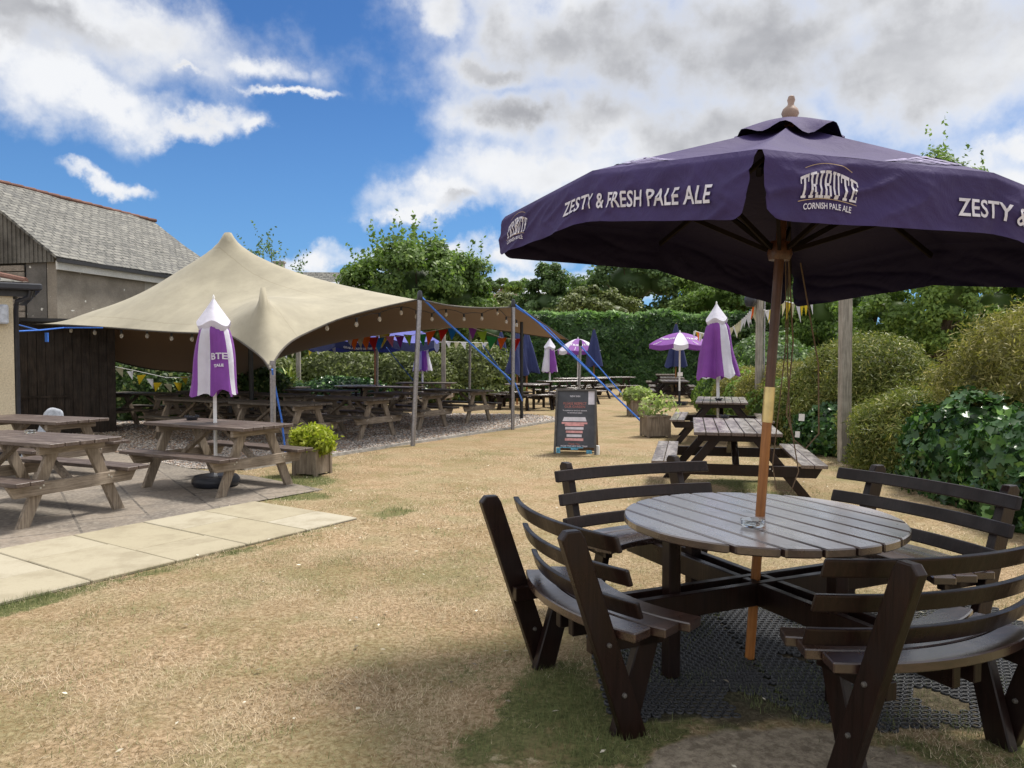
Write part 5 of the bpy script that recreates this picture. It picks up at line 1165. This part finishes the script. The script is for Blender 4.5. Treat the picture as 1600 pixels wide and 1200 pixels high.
strap(D(755, 540, 20.5), D(800, 603, 18.9), w=.016); strap(LC, D(60, 516, 13.0), D(0, 519, 11.35), w=.014); strap(D(60, 516, 13.0), D(100, 512, 14.3), D(160, 512, 14.0), w=.014)
mb = MB(); q = D(73, 527, 13.4); mb.box(loc(q), (.05, .03, .16)); mb.build('strap_tail', M['blue_webbing'], tent)
# string lights
def bulbs(name, label, pts, y0, y1, dz=.10):
    n = len(pts); Q = [D(px, py, y0 + (y1 - y0) * i / (n - 1)) for i, (px, py) in enumerate(pts)]
    r0 = Q[0]; root = empty(name, (r0.x, r0.y, 0), label, 'string lights', 'strings of festoon bulbs in the tent'); o_ = Vector((r0.x, r0.y, 0))
    mb = MB(); cp = []
    for a, b in zip(Q[:-1], Q[1:]): cp += [a + Vector((0, 0, dz)), a.lerp(b, .5) + Vector((0, 0, dz + .02))]
    cp.append(Q[-1] + Vector((0, 0, dz))); mb.tube([p - o_ for p in cp], .007, 5); mb.build('cable', M['black_plastic'], root, smooth=True)
    for p in Q:
        c = p - o_; mb = MB(); mb._lathe([(.001, -.055), (.022, -.045), (.034, -.015), (.028, .012), (.016, .035)], c, 12); b_ = mb.build('bulb', M['bulb'], root, smooth=True)
        mb = MB(); mb.lathe([(.019, .03), (.021, .095)], c, 8); mb.build('socket', M['black_plastic'], b_, smooth=True)
bulbs('string_lights', 'string of clear bulbs under the right hand tent edge', [(511, 512), (557, 506), (593, 498), (627, 488), (651, 494), (675, 498), (697, 491), (725, 498), (753, 497), (777, 489), (791, 502), (807, 507)], 12.6, 17.2)
bulbs('string_lights', 'string of clear bulbs along the shaded left tent edge', [(111, 516), (148, 519), (190, 524), (230, 524), (268, 528), (300, 529)], 14.9, 13.2)
# bunting
def bunting(name, label, ends, items, size, y0, y1, group='strings of bunting', wf=.42):
    x0, x1 = items[0][0], items[-1][0]
    def dep(px): return y0 + (y1 - y0) * (px - x0) / (x1 - x0)
    Q = [D(a, b, dep(a)) for a, b in ends]; o_ = Vector((Q[0].x, Q[0].y, 0)); root = empty(name, o_, label, 'bunting', group)
    mb = MB(); mb.tube([p - o_ for p in Q], .008, 5); mb.build('cord', M['white_paint'], root)
    for px, py, c in items:
        p = D(px, py, dep(px)) - o_; s = size * random.uniform(.85, 1.1); a = random.uniform(-.5, .5); dx = Vector((math.cos(a), math.sin(a), random.uniform(-.15, .15))) * s * wf; dy = Vector((random.uniform(-.08, .08), .03, -s))
        n_ = Vector((-dx.y, dx.x, 0)).normalized() * .003
        mb = MB(); mb.add([p - dx + n_, p + dx + n_, p + dy + n_, p - dx - n_, p + dx - n_, p + dy - n_], [(0, 1, 2), (5, 4, 3), (0, 3, 4, 1), (1, 4, 5, 2), (2, 5, 3, 0)]); mb.build('pennant', PEN[c], root)
bunting('bunting', 'bright multicoloured bunting strung beneath the far tent edge', [(540, 516), (575, 524), (610, 526), (640, 525), (665, 519), (700, 512), (735, 511), (760, 519), (785, 528), (812, 531)],
        [(545, 523, 'white'), (553, 525, 'orange'), (562, 526, 'cream'), (570, 526, 'orange'), (582, 527, 'red'), (592, 528, 'blue'), (601, 521, 'yellow'), (609, 525, 'pink'), (624, 524, 'violet'), (637, 523, 'lime'), (659, 522, 'green'), (673, 518, 'orange'), (693, 515, 'red'), (708, 512, 'blue'), (739, 512, 'violet'), (753, 518, 'lime'), (769, 526, 'green'), (785, 528, 'orange'), (806, 529, 'red')], .33, 19.0, 20.3)
bunting('bunting', 'pale faded bunting across the shrubs behind the closed purple parasol', [(176, 572), (215, 580), (260, 590), (290, 590), (330, 578)], [(186, 575, 'cream'), (203, 580, 'white'), (221, 586, 'yellow'), (234, 592, 'white'), (246, 598, 'yellow'), (262, 600, 'cream'), (278, 598, 'yellow'), (288, 588, 'yellow'), (300, 584, 'cream')], .22, 17.6, 18.0)
bunting('bunting', 'string of small pale bunting in front of the domed hedges', [(440, 548), (470, 545), (520, 542), (600, 540), (700, 534), (770, 536)], [(444, 550, 'white'), (458, 548, 'cream'), (486, 545, 'yellow'), (497, 542, 'white'), (520, 541, 'cream'), (700, 533, 'white'), (714, 534, 'cream'), (724, 535, 'white'), (745, 536, 'cream'), (757, 536, 'white'), (768, 537, 'cream')], .22, 23.0, 24.5)
pst = D(1187, 470, 15.6)
rb = []
for i in range(34):
    t = i / 33; rb.append((1086 + 96 * t, 517 + 14 * math.sin(t * 3.0) - 42 * t ** 1.6, random.choice(['cream', 'white', 'cream', 'white', 'yellow', 'white', 'cream', 'orange'])))
bunting('bunting', 'drooping ragged pale bunting left of the round timber post', [(a, b) for a, b, c in rb], rb, .26, 20.5, 15.6, wf=.16)
rb2 = [(1192 + 74 * i / 11, 484 - 20 * i / 11 + 4 * math.sin(i), random.choice(['white', 'yellow', 'cream', 'white', 'cream'])) for i in range(12)]
bunting('bunting', 'ragged pale bunting between the round timber post and the parasol edge', [(a, b) for a, b, c in rb2], rb2, .30, 15.6, 12.0, wf=.16)

# posts
def post(loc_, h, w_, label, rnd=False, lean=0):
    r = empty('timber_post', loc_, label, 'post', rot=(0, R(lean), 0)); mb = MB()
    if rnd: mb.tube([(0, 0, 0), (0, 0, h)], [w_ / 2 * 1.05, w_ / 2], 14)
    else: mb.box((0, 0, h / 2), (w_, w_, h))
    mb.build('shaft', M['post_wood'], r, bevel=0 if rnd else .006, smooth=rnd)
    if rnd:
        mb = MB(); mb.tube([(w_ * .62, -.03, .1), (w_ * .62, -.03, h - .05)], .016, 8); mb.build('conduit', M['steel'], r, smooth=True)
        mb = MB(); mb._lathe([(.001, -.13), (.08, -.12), (.115, -.04), (.12, .06), (.08, .12), (.001, .13)], (-w_ * 1.35, -.05, h - .06), 16); mb.build('lamp', M['black_plastic'], r, smooth=True)
    return r
g_ = G(1319, 722); post((g_.x, g_.y, 0), 3.0, .145, 'tall square grey timber post rising from the ivy right of the parasol pole', lean=-.4)
post((pst.x, 15.6, 0), 2.72, .15, 'round grey timber post with a black lamp and bunting at its top', True)
for px, pyt, y, lab in ((466, 540, 24.8, 'grey timber post behind the spiky plant'), (693, 540, 24.0, 'grey timber post in front of the domed hedges near the small closed parasol'), (1135, 540, 30, 'thin grey timber post at the far end right of the open purple parasol')):
    q = D(px, pyt, y); post((q.x, y, 0), q.z + .35, .13, lab)

# ------------------------------------------------------------------ A-board
ga = (G(866, 711) + G(931, 713)) / 2
ab = empty('a_board', (ga.x, ga.y, 0), 'black A-board pavement sign with a white and pink drawing on the lawn', 'sign', rz=R(-12))
Wd, Hh, ln = .63, .98, .17
def bf(x, y, off=0.0):   # x -0.5..0.5, y 0 (top) .. 1 (bottom)
    t = 1 - y; wd = Wd * (1 - .04 * t); return Vector((x * wd, ln * t - off, .02 + Hh * t)) + Vector((0, -off * 0, off * .17))
mb = MB(); mb.prism([(-.5, 0), (.5, 0), (.5, .89), (-.5, .89)], 0, .02, lambda x, y, t: bf(x, y, -t)); fp = mb.build('front_panel', plain('black_board', (.045, .047, .056), .42, .5, 0, .25, 6), ab)
mb = MB()
for x in (-.5, .5): mb.beam(bf(x, -.01, .012), bf(x, 1.0, .012), .03, .03, (1, 0, 0))
mb.beam(bf(-.5, -.005, .012), bf(.5, -.005, .012), .03, .03); mb.build('frame', plain('dark_frame', (.07, .065, .06), .6), ab)
mb = MB(); mb.prism([(-.5, 0), (.5, 0), (.5, 1), (-.5, 1)], 0, .02, lambda x, y, t: Vector((bf(x, y).x, ln + .03 + (ln + .12) * y + t, .02 + Hh * (1 - y)))); mb.build('back_panel', wood('plywood_back', (.16, .10, .06), (.27, .19, .12), .7, .3, 2), ab)
mb = MB()
for x0_, x1_, y0_, y1_ in ((-.46, -.36, .90, .985), (-.10, .08, .895, .93), (.28, .42, .93, .985), (-.36, .2, .89, .905)): mb.prism([(x0_, y0_), (x1_, y0_), (x1_, y1_), (x0_, y1_)], .014, .026, lambda x, y, t: bf(x, y, t))
mb.build('blue_paint_patches', plain('worn_blue_paint', (.10, .30, .42), .7, .3, 0, .5, 30), ab)
mb = MB(); wp, pp = [], []
bars = [(.30, .34, .42, .485, 0), (.36, .36, .50, .528, 1), (.27, .27, .528, .56, 1), (.255, .255, .575, .615, 0), (.235, .235, .632, .668, 1), (.21, .21, .69, .73, 0), (.255, .255, .75, .79, 1)]
mw, mp = MB(), MB()
for a, b, y0_, y1_, c in bars: (mp if c else mw).prism([(-.03 - a * .9, y0_), (-.03 + a * .9, y0_), (-.03 + b * .9, y1_), (-.03 - b * .9, y1_)], .001, .003, lambda x, y, t: bf(x, y, t))
mw.prism([(.31, .01), (.47, .01), (.47, .22), (.31, .22)], .001, .004, lambda x, y, t: bf(x, y, t))
mw.build('white_bars', M['lettering'], fp); mp.build('pink_bars', plain('pink_print', (.62, .30, .30), .6), fp)
RED = plain('red_print', (.38, .13, .11), .6)
for body, sz, y, m_ in (('NEW INN', .038, .105, M['lettering']), ('PLEASE RESPECT', .052, .225, RED), ('OUR GARDEN', .052, .275, RED), ('To continue our service to everyone', .026, .325, M['lettering']), ('we ask that you please', .026, .36, M['lettering']), ('Thank You', .04, .862 - .01, RED), ('FROM THE NEW INN TEAM', .034, .885, M['lettering'])):
    put_text('lettering', text_geo(body, sz, .0006, 1, 0), lambda x, yy, i: bf((x / Wd) - .03, y - yy / Hh, .003), m_, fp)
mb = MB(); mb._lathe([(.001, .0), (.035, .0), (.037, .12), (.03, .14), (.001, .14)], (0, 0, 0), 12); o = mb.build('white_bottle', M['white_paint'], smooth=True); o.location = (ga.x + .36, ga.y + .12, .003); tag(o, 'small white pot on the grass beside the A-board', 'pot')

# ------------------------------------------------------------------ planters and their plants
def planter(loc_, w_, h, label, rz):
    r = empty('planter_box', loc_, label, 'planter', 'square wooden planters on the lawn', rz)
    for k in range(4):
        rm = Matrix.Rotation(k * math.pi / 2, 3, 'Z'); mb = MB(); n_ = 5
        for i in range(n_): x = -w_ / 2 + w_ * (i + .5) / n_; mb.box(rm @ Vector((x * .96, -w_ / 2 + .012, h / 2 + .01)), (w_ / n_ - .006, .02, h - .03), rm)
        mb.build('side_panel', M['grey_wood'], r)
    for sx in (-1, 1):
        for sy in (-1, 1): mb = MB(); mb.box((sx * (w_ / 2 - .01), sy * (w_ / 2 - .01), h / 2), (.045, .045, h)); mb.build('corner_post', M['grey_wood'], r)
    mb = MB()
    for k in range(4): rm = Matrix.Rotation(k * math.pi / 2, 3, 'Z'); mb.box(rm @ Vector((0, -w_ / 2 + .005, h)), (w_ + .02, .045, .03), rm)
    mb.build('rim', M['grey_wood_h'], r)
    mb = MB(); mb.box((0, 0, h - .06), (w_ - .03, w_ - .03, .03)); mb.build('soil', plain('soil', (.05, .035, .025), .95, .1), r)
a1 = G(481, 745); a1.y += .22
planter((a1.x, a1.y, 0), .34, .34, 'wooden planter box nearest the tent holding a bright lime shrub', R(-20))
bush('lime_shrub', 'bright lime green shrub growing in the planter by the front tent pole', 'shrub', [((a1.x + .02, a1.y, .47), (.24, .2, .14)), ((a1.x + .17, a1.y - .1, .40), (.12, .12, .12)), ((a1.x - .15, a1.y, .48), (.12, .12, .10))], L['lime'], 2400, .03, 2.8, 1.2, .45, .9, nz=.3, core=.5)
a2 = G(1027, 684); a2.y += .22
planter((a2.x, a2.y, 0), .44, .40, 'weathered planter box beside the dark picnic table holding a loose pale plant', R(8))
bush('pale_plant', 'loose pale leafed plant in the planter beside the dark picnic table', 'plant', [((a2.x + .08, a2.y, .62), (.31, .22, .18)), ((a2.x - .14, a2.y, .53), (.17, .17, .16)), ((a2.x + .26, a2.y, .66), (.13, .13, .10))], L['pale'], 300, .045, 2.2, 1.2, .4, 1.0, nz=.35, core=0)
a3 = G(1000, 651); a3.y += .24
planter((a3.x, a3.y, 0), .48, .40, 'weathered planter box farther back holding a yellow green bush', R(5))
bush('yellow_green_bush', 'dense yellow green bush in the farther planter', 'shrub', [((a3.x - .02, a3.y, .53), (.34, .27, .18))], L['pale'], 2200, .055, 2.0, 1.1, .3, .6, nz=.25, core=.6)
# ashtrays on picnic tables
p_ = G(1132, 652, .76); ashtray((p_.x, p_.y, .752), M['black_plastic'], 'black plastic ashtray on the worn dark picnic table', True)
p_ = G(1123, 625, .76); ashtray((p_.x, p_.y, .752), M['black_plastic'], 'black plastic ashtray at the foot of the closed parasol on the right', True)
p_ = G(300, 655, .76); o = ashtray((p_.x, p_.y, .752), M['black_plastic'], 'black ashtray on the table with the closed purple parasol', True); o.scale = (1.3, 1.3, 1.3)
p_ = G(47, 676, .76); ashtray((p_.x, p_.y, .752), M['glass'], 'clear ashtray on the nearest left picnic table')
# curved grey plastic chair behind the second table
ch = empty('plastic_chair', (-7.1, 11.4, 0), 'grey plastic chair tipped against the table by the cream wall', 'chair', rz=R(35)); ch.rotation_euler = (0, R(16), R(10)); ch.scale = (.62, .62, .80)
mb = MB(); mb.grid(lambda u, v: Vector(((u - .5) * .46, .25 + .10 * v + .05 * (1 - (2 * u - 1) ** 2), .44 + .52 * v * (1 - .25 * (2 * u - 1) ** 4))), 10, 8); o = mb.build('backrest', M['grey_plastic'], ch, smooth=True); s_ = o.modifiers.new('s', 'SOLIDIFY'); s_.thickness = .02
mb = MB(); mb.box((0, 0, .43), (.46, .48, .03)); mb.build('seat', M['grey_plastic'], ch, bevel=.01)
for sx in (-1, 1):
    for sy in (-1, 1): mb = MB(); mb.tube([(sx * .19, sy * .19, .42), (sx * .23, sy * .24, .0)], .02, 8); mb.build('leg', M['grey_plastic'], ch, smooth=True)
# fallen leaves, straws and specks on the lawn
n_ = 420; y = np.sqrt(rng.random(n_) * (11 ** 2 - 2.2 ** 2) + 2.2 ** 2); x = (rng.random(n_) * 1.4 - .7) * y
k = np.array([not in_path(a, b, -.05) and not inside(a, b, PATIO) for a, b in zip(x, y)]); C = np.stack([x[k], y[k], np.full(k.sum(), .02)], 1)
def deb(t):
    a = t.n('ShaderNodeAttribute', attribute_name='rnd').outputs['Fac']; c = t.mix(a, (.10, .07, .04), (.72, .68, .55)); return bsdf(t, c, .8, .2)
tag(leaves(C, np.tile([0, 0, 1.0], (len(C), 1)), .014, 1.8, mat('dry_leaf', deb), None, 'fallen_leaves', .25, szvar=1.3), 'scattered small dry leaves and pale specks on the lawn', 'leaves', kind='stuff')
